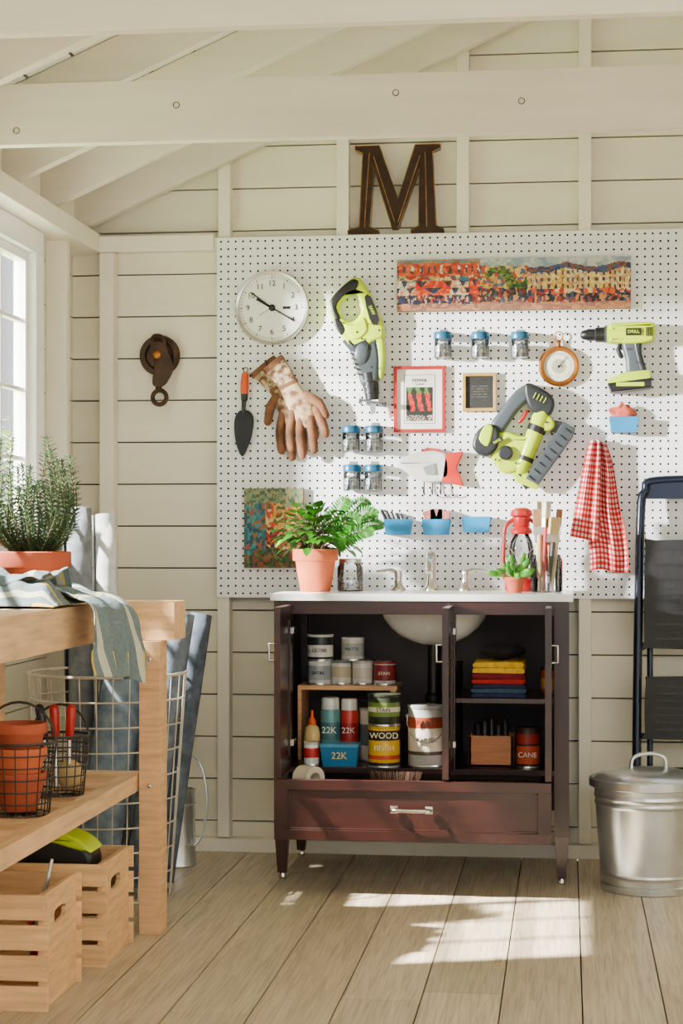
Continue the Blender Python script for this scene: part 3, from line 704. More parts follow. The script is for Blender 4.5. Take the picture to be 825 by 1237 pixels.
def ex2(m, g):
    m.T = TR(g(702, 406, -.04)) @ RY
    m.lathe([(.007, 0), (.014, .006), (.018, .022), (.019, .046), (.024, .05), (.026, .085), (.026, .10)], black, n=24)
    for k in range(10):
        a = k * pi / 5; m.box((.0185 * cos(a), .0185 * sin(a), .034), (.003, .003, .022), dg, rot=(0, 0, a))
    m.lathe([(.030, .086), (.031, .10), (.030, .20), (.024, .232), (.012, .24), (0, .24)], lime, n=28)
    m.lathe([(.0275, .078), (.0275, .09)], gray, n=28); m.T = I4
    m.box(g(764, 404, -.0715), (.05, .004, .024), black); m.text('DRILL', g(764, 404, -.074), .015, lime, .0006)
    for k in range(4): m.box(g(779 + k * 2.2, 404, -.069), (.003, .004, .03), black)
    m.tube([g(749, 419, -.04), g(746, 424, -.04), g(750, 432, -.04)], .008, black, 8, rnd=True)
    m.box(g(760, 466, -.077), (.09, .002, .012), lime)
    for q in ((757, 424), (768, 440), (741, 400)):
        m.T = TR(g(*q, -.064)) @ RX; m.lathe([(.003, 0), (.003, .004), (0, .004)], black, n=10); m.T = I4
tool('cordless_drill', 750, 432, [
    ([(735, 396), (745, 393), (784, 392), (789, 397), (789, 411), (783, 416), (762, 418), (742, 416), (735, 414)], -.068, -.012, lime, 3, [], .012),
    ([(751, 412), (772, 412), (772, 430), (779, 452), (758, 455), (755, 436)], -.060, -.020, gray, 3, [], .014),
    ([(764, 414), (773, 414), (774, 430), (780, 451), (773, 452), (767, 434)], -.062, -.018, dg, 3, [], .01),
    ([(734, 460), (752, 452), (782, 449), (785, 458), (785, 462), (736, 467)], -.075, -.006, lime, 0, [], .006),
    ([(734, 464), (785, 458), (785, 470), (738, 475)], -.077, -.004, black, 0, [], .006)], extra=ex2)
def ex3(m, g):
    # drive cylinder running from the head to the nose, side cap, vents, magazine ribs, trigger
    m.tube([g(655, 503, -.045), g(630, 566, -.045)], [.030, .024], lime, 22, rnd=True)
    m.tube([g(650, 516, -.045), g(647, 523, -.045)], [.0315, .0312], black, 22)
    m.tube([g(636, 552, -.045), g(634, 557, -.045)], [.0275, .0272], black, 22)
    m.T = TR(g(612, 548, -.066)) @ RX; m.lathe([(.024, 0), (.024, .010), (.018, .016), (0, .017)], dg, n=24); m.T = I4
    m.box(g(602, 534, -.078), (.040, .004, .016), black, rot=(0, -.5, 0)); m.text('NAIL', g(602, 534, -.081), .013, lime, .0008, rotz=.5)
    for k in range(8): m.box(g(686 - k * 6.2, 522 + k * 8, -.062), (.026, .003, .0035), black, rot=(0, .72, 0))
    for q in ((600, 556), (624, 560), (660, 512), (590, 540), (656, 490)):
        m.T = TR(g(*q, -.070)) @ RX; m.lathe([(.0035, 0), (.0035, .004), (0, .004)], black, n=10); m.T = I4
    m.tube([g(636, 498, -.04), g(632, 506, -.04), g(628, 510, -.04)], .007, red, 8, rnd=True)
    for k in range(4): m.box(g(646 + k * 4, 480 + k * 2, -.073), (.003, .003, .02), lime, rot=(0, .5, 0))
    m.tube([g(628, 572, -.04), g(638, 590, -.04)], [.016, .009], black, 12)
tool('brad_nailer', 632, 526, [
    ([(594, 514), (604, 498), (616, 482), (628, 470), (640, 466), (648, 474), (640, 484), (626, 498), (616, 512), (606, 524)], -.062, -.018, gray, 4, [], .014),
    ([(634, 468), (644, 466), (666, 480), (669, 494), (660, 506), (644, 500), (636, 486)], -.070, -.010, dg, 4, [], .012),
    ([(650, 496), (664, 504), (670, 514), (664, 522), (650, 520), (642, 508)], -.068, -.012, lime, 4, [], .01),
    ([(590, 540), (598, 526), (612, 522), (630, 528), (642, 528), (640, 548), (628, 568), (610, 572), (598, 560)], -.064, -.014, lime, 4, [], .014),
    ([(572, 538), (578, 522), (592, 513), (604, 521), (602, 542), (590, 552), (578, 548)], -.076, -.006, dg, 3, [], .012),
    ([(580, 531), (588, 515), (597, 518), (591, 540)], -.080, -.005, lime, 3, [], .006),
    ([(680, 511), (694, 519), (691, 529), (650, 586), (635, 578)], -.060, -.022, gray, 0, [], .004),
    ([(662, 508), (682, 512), (676, 522), (664, 524)], -.056, -.024, dg, 0, [], .004),
    ([(618, 570), (634, 568), (652, 584), (648, 592), (624, 582)], -.054, -.026, lime, 0, [], .005)], extra=ex3)
for (u, v) in ((535, 417), (580, 417), (628, 417), (424, 530), (452, 530), (425, 577), (451, 577)):
    m = M('screw_jar'); r_ = .029
    m.lathe([(r_ * .9, 0), (r_, .004), (r_, .058), (r_ * .95, .066)], jarglass, n=24, cap=False)
    m.lathe([(0, .002), (r_ * .9, .003), (r_ * .9, .04), (r_ * .4, .05), (0, .05)], screws, n=20)
    m.lathe([(r_ * 1.04, .064), (r_ * 1.06, .067), (r_ * 1.06, .084), (r_, .087), (0, .087)], bluelid, n=28)
    m.bx(-.012, .012, .0, .034, .088, .091, chrome); m.bx(-.012, .012, .032, .034, .06, .1, chrome)
    m.done(at(u, v + 16, -.043))
m = M('brass_barometer'); m.T = RX
m.lathe([(.058, 0), (.066, .004), (.067, .02), (.06, .028), (.052, .026), (.05, .02)], brass, n=48, cap=False); m.lathe([(.052, .019), (0, .019)], mat('dial', (226, 220, 204), .5), n=40, cap=False)
m.lathe([(.024, .0195), (0, .0195)], mat('dial2', (170, 160, 140), .5), n=24, cap=False)
m.lathe([(.004, .019), (.003, .026), (0, .026)], black, n=10); m.T = Matrix.Identity(4)
for k in range(28):
    a = radians(-50 + k * 280 / 27); m.box((.042 * cos(a), -.0198, .042 * sin(a)), (.007, .0006, .0012), black, rot=(0, -a, 0))
m.box((.01, -.022, .012), (.05, .001, .002), black, rot=(0, -.9, 0)); m.lathe([(.008, 0), (.006, .012), (.009, .016), (.006, .022)], brass, (0, -.014, .066), 14)
m.torus((0, -.014, .10), .0145, .002, brass); hang(m, 675, 443)
# pictures ------------------------------------------------------
def deep(c): return tuple(k ** 1.25 for k in c)
def canvas(name, u0, v0, u1, v1, nx, nzz, cf, depth=.02, side=(150, 120, 80)):
    cu, cv = (u0 + u1) / 2, (v0 + v1) / 2; A = at(u0, cv, -.02); B = at(u1, cv, -.02); hw = (B.x - A.x) / 2; hh = (at(cu, v0, -.02).z - at(cu, v1, -.02).z) / 2
    m = M(name); m.bx(-hw, hw, -depth, 0, -hh, hh, mat('canvas_side_' + name, side, .8))
    m.sheet(lambda a, b: (-hw + 2 * hw * a, -depth - .0012, -hh + 2 * hh * b), nx, nzz, paint, lambda a, b: deep(cf(a, b)))
    hang(m, cu, cv); return m
def pick(cs, j=12):
    c = random.choice(cs); return lin([min(255, max(0, k + ru(-j, j))) for k in c])
def hsh(i, j):
    q = sin(i * 127.1 + j * 311.7) * 43758.5453; return q - floor(q)
def pk(cs, a, b, sx=90, sy=22, j=9):
    a += .006 * nz(a * 40, b * 12, 5); b += .03 * nz(a * 30, b * 8, 2)
    i = floor(a * sx + .8 * nz(a * 30, b * 8)); k = floor(b * sy + .8 * nz(a * 30 + 9, b * 8))
    c = cs[int(hsh(i, k) * len(cs)) % len(cs)]; return lin([min(255, max(0, q + ru(-j, j))) for q in c])
def town(a, b):
    a += .004 * nz(a * 60, b * 10, 7); b += .035 * nz(a * 25, b * 5, 3)
    if a < .36:
        if b > .93: return pk([(168, 150, 120), (140, 120, 94), (120, 140, 150)], a, b, 30)
        if b > .68:
            if (a * 31 + .2 * sin(a * 40)) % 1 < .32 and .73 < b < .88: return pk([(96, 60, 50), (220, 216, 196), (60, 90, 110)], a, b, 50, 9)
            return pk([(206, 80, 34), (216, 100, 44), (190, 66, 34), (226, 130, 70)], a, b, 60)
        if b > .58: return pk([(226, 204, 140), (206, 170, 100), (70, 120, 150), (180, 60, 40)], a, b, 60)
        ph = (a * 13 + (.4 if b > .46 else 0) + .3 * sin(a * 21)) % 1
        if b > .30:
            h_ = (b - .30) % .15 / .15
            if abs(ph - .5) < .52 - h_ * .30: return pk([(226, 62, 30), (236, 92, 44), (240, 150, 90)] if int(a * 13) % 3 else [(240, 234, 218), (222, 214, 196), (236, 160, 120)], a, b, 70)
            return pk([(60, 56, 70), (60, 96, 134), (120, 50, 40)], a, b)
        if b > .14: return pk([(44, 34, 44), (130, 44, 38), (60, 76, 104), (60, 44, 50), (206, 180, 150), (50, 60, 96), (190, 90, 50)], a, b, 130, 16)
        return pk([(184, 130, 100), (196, 146, 110), (150, 110, 96)], a, b, 40)
    if a < .56:
        if b > .86: return pk([(176, 190, 194), (204, 206, 196), (150, 170, 180)], a, b, 40, 10)
        t = nz(a * 16, b * 3)
        if b > .42:
            if t > .05: return pk([(70, 104, 50), (104, 130, 60), (60, 90, 64), (150, 150, 70)], a, b, 90)
            return pk([(210, 170, 84), (226, 196, 126), (96, 116, 150), (200, 90, 50)], a, b, 60)
        if b > .16: return pk([(50, 50, 70), (160, 54, 40), (84, 100, 130), (200, 150, 100), (60, 70, 60)], a, b, 120, 16)
        return pk([(180, 134, 106), (156, 116, 98)], a, b, 40)
    top = .84 - .10 * abs(sin(a * 13))
    if b > top + .08: return pk([(176, 188, 192), (204, 206, 200), (150, 166, 180)], a, b, 40, 10)
    if b > top - .04: return pk([(56, 74, 112), (86, 100, 134), (150, 90, 70)], a, b, 60)
    if b > .40:
        if (a * 40 + .3 * sin(a * 33)) % 1 < .34 and (b * 7.5) % 1 < .55: return pk([(120, 98, 80), (90, 100, 124), (80, 60, 60)], a, b, 60, 12)
        return pk([(228, 190, 100), (232, 206, 130), (214, 170, 84), (236, 220, 176)] if int(a * 11) % 2 else [(232, 216, 170), (220, 196, 146), (206, 160, 110)], a, b, 70)
    if b > .30: return pk([(204, 60, 34), (226, 120, 50), (60, 74, 110), (236, 210, 160)], a, b, 60, 12)
    if b > .14: return pk([(60, 46, 60), (160, 70, 50), (80, 98, 130), (206, 150, 104), (40, 40, 50)], a, b, 120, 16)
    return pk([(192, 140, 104), (170, 120, 100), (206, 156, 116)], a, b, 40)
canvas('townscape_painting', 479, 313, 761, 375, 240, 56, town)
def street(a, b):
    t = b + .09 * nz(a * 6, b * 6); q = dict(sx=20, sy=26)
    if t > .8: return pk([(130, 150, 120), (166, 160, 116), (90, 110, 80)], a, b, **q)
    if a < .36 and t > .2: return pk([(50, 120, 130), (80, 150, 150), (40, 90, 106), (160, 104, 64)], a, b, **q)
    if t > .5:
        if a > .68: return pk([(206, 140, 56), (180, 110, 50), (216, 170, 96), (84, 100, 50)], a, b, **q)
        return pk([(222, 170, 84), (206, 82, 34), (226, 196, 126), (100, 116, 60)], a, b, **q)
    if t > .24: return pk([(170, 40, 28), (206, 74, 34), (50, 64, 70), (70, 116, 90), (226, 186, 120)], a, b, **q)
    return pk([(76, 104, 46), (126, 124, 70), (146, 84, 50), (60, 72, 56)], a, b, **q)
canvas('street_painting', 296, 590, 367, 686, 60, 80, street)
def framed(name, u0, v0, u1, v1, fw, fm, cf, nx, nzz, inner=None, rot=0):
    cu, cv = (u0 + u1) / 2, (v0 + v1) / 2; hw = (u1 - u0) / 720; hh = (v1 - v0) / 716
    m = M(name)
    m.prism([(-hw, -hh), (hw, -hh), (hw, hh), (-hw, hh)], -.018, 0, fm, [[(-hw + fw, -hh + fw), (hw - fw, -hh + fw), (hw - fw, hh - fw), (-hw + fw, hh - fw)]])
    a_, b_ = hw - fw, hh - fw
    m.bx(-a_, a_, -.009, -.003, -b_, b_, paint)
    m.sheet(lambda a, b: (-a_ + 2 * a_ * a, -.0095, -b_ + 2 * b_ * b), nx, nzz, paint, cf)
    if inner: inner(m)
    hang(m, cu, cv, rot=(0, rot, 0), bevel=.0015)
def pepper(a, b):
    if not (.2 < a < .8 and .14 < b < .86): return lin((240, 238, 232))
    if b > .70: return lin((238, 236, 228))
    if b < .24: return pick([(40, 36, 34), (180, 170, 150)])
    q = sin(a * 34 + b * 7) + nz(a * 8, b * 8) * 1.2
    if .3 < b < .6 and q > -.1: return pick([(206, 20, 14), (226, 40, 20), (160, 10, 10)])
    if b > .55 and q > 0: return pick([(60, 110, 40), (90, 136, 50)])
    return pick([(24, 24, 22), (34, 40, 30)])
framed('framed_seed_packet', 476, 443, 538, 522, .010, redframe, pepper, 44, 60, lambda m: (m.text('PEPPER', (0, -.0102, .062), .016, black, .0004), m.text('CAYENNE', (0, -.0102, .050), .007, black, .0004), m.prism([(-.052, -.082), (.052, -.082), (.052, .082), (-.052, .082)], -.0102, -.0096, black, [[(-.0505, -.0805), (.0505, -.0805), (.0505, .0805), (-.0505, .0805)]])))
framed('small_picture_frame', 559, 451, 600, 497, .011, mat('gold_frame', (190, 150, 84), .4, .3, var=.2, scale=40), lambda a, b: pick([(30, 30, 30), (38, 38, 36)], 4) if not (abs(b - .5) < .2 and abs(a - .5) < .3 and int(b * 22) % 2) else pick([(70, 68, 64), (50, 50, 48)]), 20, 24)
def binn(u, v, content=None):
    m = M('parts_bin'); w0 = .047; h_ = .05
    m.prism([(-w0, h_ / 2), (w0, h_ / 2), (w0 * .86, -h_ / 2), (-w0 * .86, -h_ / 2)], -.055, -.051, bluep)
    m.prism([(-w0, h_ / 2), (w0, h_ / 2), (w0 * .86, -h_ / 2), (-w0 * .86, -h_ / 2)], -.004, 0, bluep)
    for s_ in (-1, 1):
        m.add([(s_ * w0, -.052, h_ / 2), (s_ * w0, -.002, h_ / 2), (s_ * w0 * .86, -.002, -h_ / 2), (s_ * w0 * .86, -.052, -h_ / 2), (s_ * (w0 - .003), -.052, h_ / 2), (s_ * (w0 - .003), -.002, h_ / 2), (s_ * (w0 * .86 - .003), -.002, -h_ / 2), (s_ * (w0 * .86 - .003), -.052, -h_ / 2)],
              [(0, 1, 2, 3), (7, 6, 5, 4), (0, 4, 5, 1), (2, 6, 7, 3)], bluep)
    m.bx(-w0 * .86, w0 * .86, -.053, -.002, -h_ / 2, -h_ / 2 + .003, bluep)
    m.tube([(-w0, -.054, h_ / 2), (w0, -.054, h_ / 2)], .002, bluep, 6)
    if content: content(m)
    hang(m, u, v)
pinkc = mat('pink_cloth', (200, 92, 72), .9, var=.3, scale=30, bump=.4)
def c1(m):
    m.sheet(lambda a, b: (.042 * sin(b * pi) ** .6 * cos(a * 2 * pi) * (1 + .5 * nz(a * 7 + 2, b * 6)), -.027 + .02 * sin(b * pi) * sin(a * 2 * pi), .005 + b * .058 * (1 + .5 * nz(a * 9, b * 4))), 40, 16, pinkc)
def c2(m):
    for k in range(5): m.tube([(-.02 + .01 * k, -.028, -.01), (-.055 + .016 * k, -.035 + .004 * k, .055 - .004 * k)], [.004, .006], [black, wired][k % 2], 8, rnd=True)
def c3(m):
    for k in range(3): m.box((-.02 + .02 * k, -.028, .032 + .004 * (k % 2)), (.04, .02, .05), mat('sandpaper', (178, 106, 98), .9, var=.2, scale=50), rot=(0, .3 * (k - 1), 0))
def c4(m): m.lathe([(.03, 0), (.03, .02), (0, .022)], screws, (0, -.027, -.01), 14, sy=.7)
binn(753, 514, c1); binn(482, 637, c2); binn(528, 637, c3); binn(576, 634, c4)
# fish
m = M('fish_key_rack'); fw = mat('fish_white', (226, 226, 220), .45, var=.12, scale=25)
g = lambda pts: ol(pts, 520, 566)
m.prism(sm2(g([(480, 560), (492, 551), (510, 546), (528, 545), (544, 553), (545, 577), (530, 583), (512, 582), (494, 573)])), -.034, -.008, fw, rad=.014)
m.prism(g([(538, 549), (560, 546), (552, 565), (561, 588), (534, 582)]), -.034, -.006, mat('fish_red', (190, 34, 22), .5, var=.2), rad=.004)
m.prism(g([(505, 549), (516, 541), (532, 543), (536, 549)]), -.024, -.012, mat('fish_red2', (190, 56, 44), .5)); m.prism(g([(512, 565), (526, 560), (527, 574), (516, 574)]), -.039, -.03, mat('fish_gray', (150, 158, 160), .4, .4))
m.T = TR((-.082, -.030, .018)) @ RX; m.lathe([(.005, 0), (.004, .003), (0, .003)], black, n=12); m.T = Matrix.Identity(4)
for k in range(3):
    x_ = -.02 + .028 * k; m.tube(smooth([(x_, -.02, -.04), (x_, -.022, -.075), (x_ + .002, -.035, -.088), (x_, -.048, -.08), (x_, -.05, -.07)], 4), .0022, wired, 6)
hang(m, 520, 566)
# red checked towel
m = M('checked_dish_towel')
def ging(a, b):
    i = int(a * 20) % 2; j = int(b * 50) % 2
    return lin((184, 8, 16)) if i and j else (lin((220, 78, 82)) if i or j else lin((246, 226, 222)))
def ging2(a, b): return ging(a * .8, b * .72)
def tw(a, b):
    wd = .030 + .075 * min(1, b * 1.5) ** .8; x_ = (a - .5) * 2 * wd * .60 + .030 * b + .006; f_ = sin(a * 15 + 2 * b) * .014 + sin(a * 7) * .008
    return (x_ + .004 * sin(b * 9), -.034 + f_ * (1.1 - .5 * b), -.43 * b + .006 * sin(a * 6))
def tw2(a, b):
    wd = .034 + .062 * b ** .7; x_ = -.010 - .034 * b + (a - .5) * wd; return (x_, -.058 + .012 * sin(a * 12 + 1), -.315 * b - .02 * a * b)
m.sheet(tw, 80, 160, cloth, ging); m.sheet(tw2, 52, 110, cloth, ging2)
m.tube([(0, 0, -.005), (0, -.05, -.008), (0, -.055, .005)], .003, wired); hang(m, 722, 533)
# letter M
m = M('letter_m_sign'); ml = [(0, 0), (37, 0), (37, 5), (27, 9), (31, 78), (53, 6), (60, 6), (85, 76), (84, 9), (75, 5), (75, 0), (114, 0), (114, 5), (105, 9), (101, 96), (110, 100), (110, 105), (80, 105), (60, 42), (38, 105), (9, 105), (9, 100), (18, 96), (14, 9), (0, 5)]
ml = [((a - 57) / 350, b / 350) for a, b in ml]
m.prism(ml, .012, .045, bronze)
m.tube([(a, .012, b) for a, b in ml], .0018, edgebr, 5, closed=True)
for seg in ([(20, 8), (26, 96)], [(31, 92), (56, 14)], [(60, 14), (86, 92)], [(94, 8), (92, 96)]):
    m.tube([((a - 57) / 350, .011, b / 350) for a, b in seg], .0016, edgebr, 5)
m.done((xu(478, .02), 0, 2.092))

# ================================================================ LEFT: WORKBENCH
bz = .894
wbm = M('wooden_workbench'); Y0 = 2.9 - D; Y1 = 5.1 - D
for i in range(3):
    a = -1.615 + i * .125; wbm.bx(a, min(a + .122, -1.263), Y0, Y1, bz - .035, bz, pineY, (1, ru(.95, 1), .95))
wbm.bx(-1.262, -1.24, Y0, Y1, .79, bz - .0, pineY, (1, .97, .92))
wbm.bx(-1.238, -1.055, 4.95 - D, 5.1 - D, .79, bz, pineX, (1.04, 1, .95))
wbm.bx(-1.6, -1.263, 4.95 - D, 4.99 - D, .79, .858, pineX)
for xx, yy in ((-1.144, 4.915 - D), (-1.144, 3.0 - D), (-1.60, 4.915 - D), (-1.60, 3.0 - D)):
    wbm.bx(xx, xx + .057, yy, yy + .09, 0, .789, pine, (.95, .9, .85))
wbm.bx(-1.6, -1.087, 3.0 - D, 3.04 - D, .79, .858, pineX)
wbm.bx(-1.19, -1.148, Y0, 5.0 - D, .385, .43, pineY, (1, .94, .88))
wbm.bx(-1.6, -1.56, Y0, 4.9 - D, .385, .43, pineY)
wbm.bx(-1.54, -1.144, 4.93 - D, 4.98 - D, .384, .432, pineX); wbm.bx(-1.6, -1.144, 3.1 - D, 3.14 - D, .384, .432, pineX)
for i in range(10):
    yy = 3.15 - D + i * .18; wbm.bx(-1.555, -1.192, yy, yy + .11, .395, .412, pineX, (.95, .9, .85))
for q in ((-1.115, 4.912 - D, .74), (-1.115, 4.912 - D, .40)):
    wbm.ball(q, (.006, .003, .006), steel, 10, 6)
wbm.done(bevel=.003)
# bench towel
m = M('draped_hand_towel')
def tcol(a, b):
    if b > .84 and int(a * 44) % 8 == 0: return lin((216, 180, 80))
    if (.07 < a < .11) or (.87 < a < .91): return lin((196, 194, 176))
    if .3 < b < .34 or .37 < b < .4: return lin((176, 166, 122))
    g_ = ru(-5, 5); return lin((106 + g_, 122 + g_, 128 + g_))
def pile(a, b, k=0):
    yy = 4.40 + .34 * a - D + .01 * k
    x_ = -1.59 + b * .36
    n1 = nz(a * 2.6 + k * 3, b * 4.2, k); n2 = nz(a * 7, b * 9, k + 3)
    e = min(1, min(a, 1 - a) * 6) * min(1, min(b, 1 - b) * 8)
    z_ = bz + .008 + e * (.045 + .045 * n1 + .014 * n2 + .024 * k)
    return (x_ + .015 * n1, yy + .01 * n2, max(z_, bz + .004 + .004 * k))
m.sheet(lambda a, b: pile(a, b, 0), 44, 60, cloth, tcol)
m.sheet(lambda a, b: pile(.15 + a * .8, .05 + b * .8, 1), 44, 60, cloth, lambda a, b: tcol(b, a))
PR = [(-1.33, .050), (-1.29, .048), (-1.25, .034), (-1.205, .024), (-1.165, .006), (-1.146, -.03), (-1.138, -.075), (-1.132, -.12), (-1.126, -.17)]
PS = smooth([(p[0], 0, p[1]) for p in PR], 6)
def drp(a, b):
    q = b * (len(PS) - 1); i = min(int(q), len(PS) - 2); p = PS[i].lerp(PS[i + 1], q - i)
    fold = sin(a * 17 + b * 5) * .016 * b + .012 * nz(a * 4, b * 5)
    return (p.x + fold * .9 + .05 * (a - .5) * b, 4.66 + (a - .5) * .30 * (1.15 - .3 * b) - D + fold * .4 + .03 * (1 - b), bz + p.z + .012 * nz(a * 5, b * 6) - .03 * a * b * b)
m.sheet(drp, 60, 70, cloth, tcol)
m.done(sub=1, solid=.004)
# rosemary
m = M('potted_rosemary'); pot(m, .10, .135, terra2, .33)
for k in range(48):
    a = ru(0, 2 * pi); rr = ru(.1, 1) ** .6; top = Vector((cos(a) * .14 * rr, sin(a) * .13 * rr, .135 + ru(.12, .33) * (1 - .3 * rr)))
    if k % 6 == 0: top.z += .05
    b0 = Vector((cos(a) * .04 * rr, sin(a) * .04 * rr, .12)); mid = (b0 + top) / 2 + Vector((cos(a) * .035 + ru(-.02, .02), sin(a) * .03, -.01))
    P_ = smooth([b0, mid, top], 11); m.tube(P_, .0016, stemm, 4)
    for i in range(2, len(P_)):
        d0 = (P_[i] - P_[i - 1]).normalized()
        for q in range(5):
            an = q * pi * .4 + i * 2.4; o = Vector((cos(an), sin(an), 0)); g_ = ru(.5, 1.4)
            m.leaf(P_[i], d0 * .6 + o, ru(.018, .030), .0045, rosem, (g_, g_, g_), .05)
m.done((-1.438, 4.93 - D, bz + .002))
sz = .4125
def wbasket(name, r, h, loc, handle=True, mt=wired, extra=None, rows=6, cols=18, wr=.002):
    m = M(name)
    for k in range(rows + 1):
        t = k / rows; m.torus((0, 0, .004 + h * t), r * (.8 + .2 * t), wr if k < rows else wr * 1.8, mt, 'Z', 32, 5)
    for k in range(cols):
        a = 2 * pi * k / cols; m.tube([(0, 0, .003), (r * .8 * cos(a), r * .8 * sin(a), .003), (r * cos(a), r * sin(a), h)], wr * .75, mt, 5)
    if handle: m.tube([(r * cos(a), 0, h + r * 1.1 * sin(a)) for a in [pi * k / 14 for k in range(15)]], .003, mt, 6)
    if extra: extra(m)
    m.done(loc)
def potsin(m):
    for k, (px, py, pz) in enumerate([(-.0, 0, .012), (.0, .0, .07), (.0, 0, .128)]):
        m.T = TR((px, py, pz)); pot(m, .066, .09, terra if k % 2 else terra2)
    m.T = Matrix.Identity(4)
wbasket('terracotta_pots_in_basket', .088, .17, (-1.285, 4.28 - D, sz), True, wired, potsin)
def toolsin(m):
    for k, (px, c) in enumerate([(-.01, red), (.02, red), (-.035, black)]):
        m.tube([(px, .01 * k, .02), (px * 1.2, .0, .15)], .005, steel, 8); m.tube([(px * 1.2, 0, .15), (px * 1.5, -.005, .22)], [.011, .013], c, 10, rnd=True)
    m.ball((.02, .02, .05), (.035, .03, .04), mat('twine', (190, 160, 110), .9, bump=.3), 12, 8)
wbasket('tools_in_wire_basket', .074, .15, (-1.28, 4.62 - D, sz), True, wired, toolsin)
def crate(loc, L_, Dp, H):
    m = M('wooden_crate'); c = lambda: (lambda g: (g, g * .96, g * .88))(ru(.9, 1.08))
    def hole(cx, cz, wd, hh_): return [(cx - wd / 2, cz - hh_ / 2), (cx + wd / 2, cz - hh_ / 2), (cx + wd / 2, cz + hh_ / 2), (cx - wd / 2, cz + hh_ / 2)]
    for xx in (-.012, -L_):
        T = m.T; m.T = TR((xx, 0, 0)) @ Matrix.Rotation(radians(90), 4, 'Z')
        m.prism([(0, 0), (Dp, 0), (Dp, H), (0, H)], 0, -.012, pine, [sm2(hole(Dp / 2, H * .74, .085, .028), 3)], col=c()); m.T = T
    n_ = 4; sh = (H - .012 * (n_ - 1)) / n_
    for k in range(n_):
        for yy in (-.009, Dp): m.bx(-L_ - .0, .012, yy, yy + .009, k * (sh + .012), k * (sh + .012) + sh, pineX, c())
    for k in range(4): m.bx(-L_ + .013, -.013, .004 + k * Dp / 4, .004 + k * Dp / 4 + Dp / 4 - .01, .002, .010, pineX, c())
    for s_ in (0, 1):
        for k in range(n_): m.ball((.004 - s_ * (L_ - .008), -.0095, k * (sh + .012) + sh / 2), .002, steel, 6, 4)
    m.done(loc, bevel=.0015)
crate((-1.172, 4.09 - D, 0), .43, .28, .262)
crate((-1.148, 4.53 - D, 0), .43, .28, .255)
m = M('leaf_blower')
m.prism(sm2([(-.20, 0), (-.17, .05), (-.08, .075), (.02, .07), (.09, .05), (.13, .02), (.12, -.03), (.0, -.05), (-.15, -.05)], 4), -.05, .05, black, rad=.015)
m.prism(sm2([(-.19, .02), (-.16, .055), (-.07, .085), (.03, .08), (.1, .058), (.135, .026), (.10, .03), (.0, .055), (-.08, .058), (-.15, .03)], 4), -.055, .055, lime, rad=.006)
m.tube([(-.1, 0, -.02), (-.1, 0, -.20)], .03, black); m.done((-1.33, 4.66 - D, .245))
m = M('garden_shears'); m.tube([(0, 0, .05), (.02, 0, .2), (.035, 0, .31)], [.008, .008, .004], steel, 8); m.tube([(.02, 0, .04), (.0, 0, .16)], .01, red, 8)
m.done((-1.26, 4.24 - D, .012), rot=(0, .1, 0))
bc_ = (-1.365, 5.45 - D)
wbasket('wire_laundry_bin', .235, .66, (bc_[0], bc_[1], 0.002), False, wirew, None, 9, 30, .0026)
def roll(name, b, t, r, c, c2, turns=3):
    m = M(name); b = Vector(b); t = Vector(t); d = (t - b); L_ = d.length; q = d.to_track_quat('Z', 'Y').to_matrix().to_4x4(); m.T = TR(b) @ q
    mm = mat('roll_%d_%d_%d' % c, c, .9, rgb2=c2, scale=26, lo=.3, hi=.7, bump=.25)
    def fn(a, z_):
        an = a * turns * 2 * pi; rr = r * (.25 + .75 * a); return (rr * cos(an), rr * sin(an), z_ * L_)
    m.sheet(fn, turns * 24, 6, mm); m.T = Matrix.Identity(4); m.done(solid=.003)
zb = .03
roll('rolled_rug', (-1.40, 5.38 - D, zb), (xu(160, -.62), -.62, .80), .080, (84, 104, 128), (136, 152, 168))
roll('rolled_rug', (-1.27, 5.42 - D, zb), (xu(222, -.62), -.70, .84), .055, (72, 82, 98), (118, 130, 144))
roll('rolled_rug', (-1.22, 5.52 - D, zb), (xu(245, -.5), -.56, .83), .045, (50, 58, 72), (90, 102, 116))
roll('rolled_rug', (-1.47, 5.56 - D, zb), (xu(89, -.6), -.55, 1.16), .048, (96, 100, 108), (134, 138, 146))
roll('rolled_rug', (-1.40, 5.62 - D, zb), (xu(119, -.5), -.42, 1.14), .040, (190, 194, 194), (222, 224, 222))
roll('rolled_rug', (-1.33, 5.58 - D, zb), (xu(196, -.4), -.48, .86), .05, (130, 140, 152), (176, 184, 192))
m = M('galvanized_watering_can')
m.lathe([(.062, 0), (.065, .004), (.063, .02), (.060, .24), (.064, .248), (.056, .248), (.054, .02), (0, .02)], steel, n=32)
m.tube(smooth([(.055, 0, .06), (.09, 0, .10), (.108, 0, .22), (.085, 0, .33), (.03, 0, .36), (-.02, 0, .25)], 6), .004, steel, 8)
m.tube([(-.05, 0, .05), (-.12, 0, .20), (-.14, 0, .25)], [.016, .011, .011], steel, 12)
for q in (.07, .2): m.torus((0, 0, q), .0625, .0025, steel, 'Z', 28, 6)
m.done((xu(213, -.27), -.27, 0.001), rot=(0, 0, -.2))

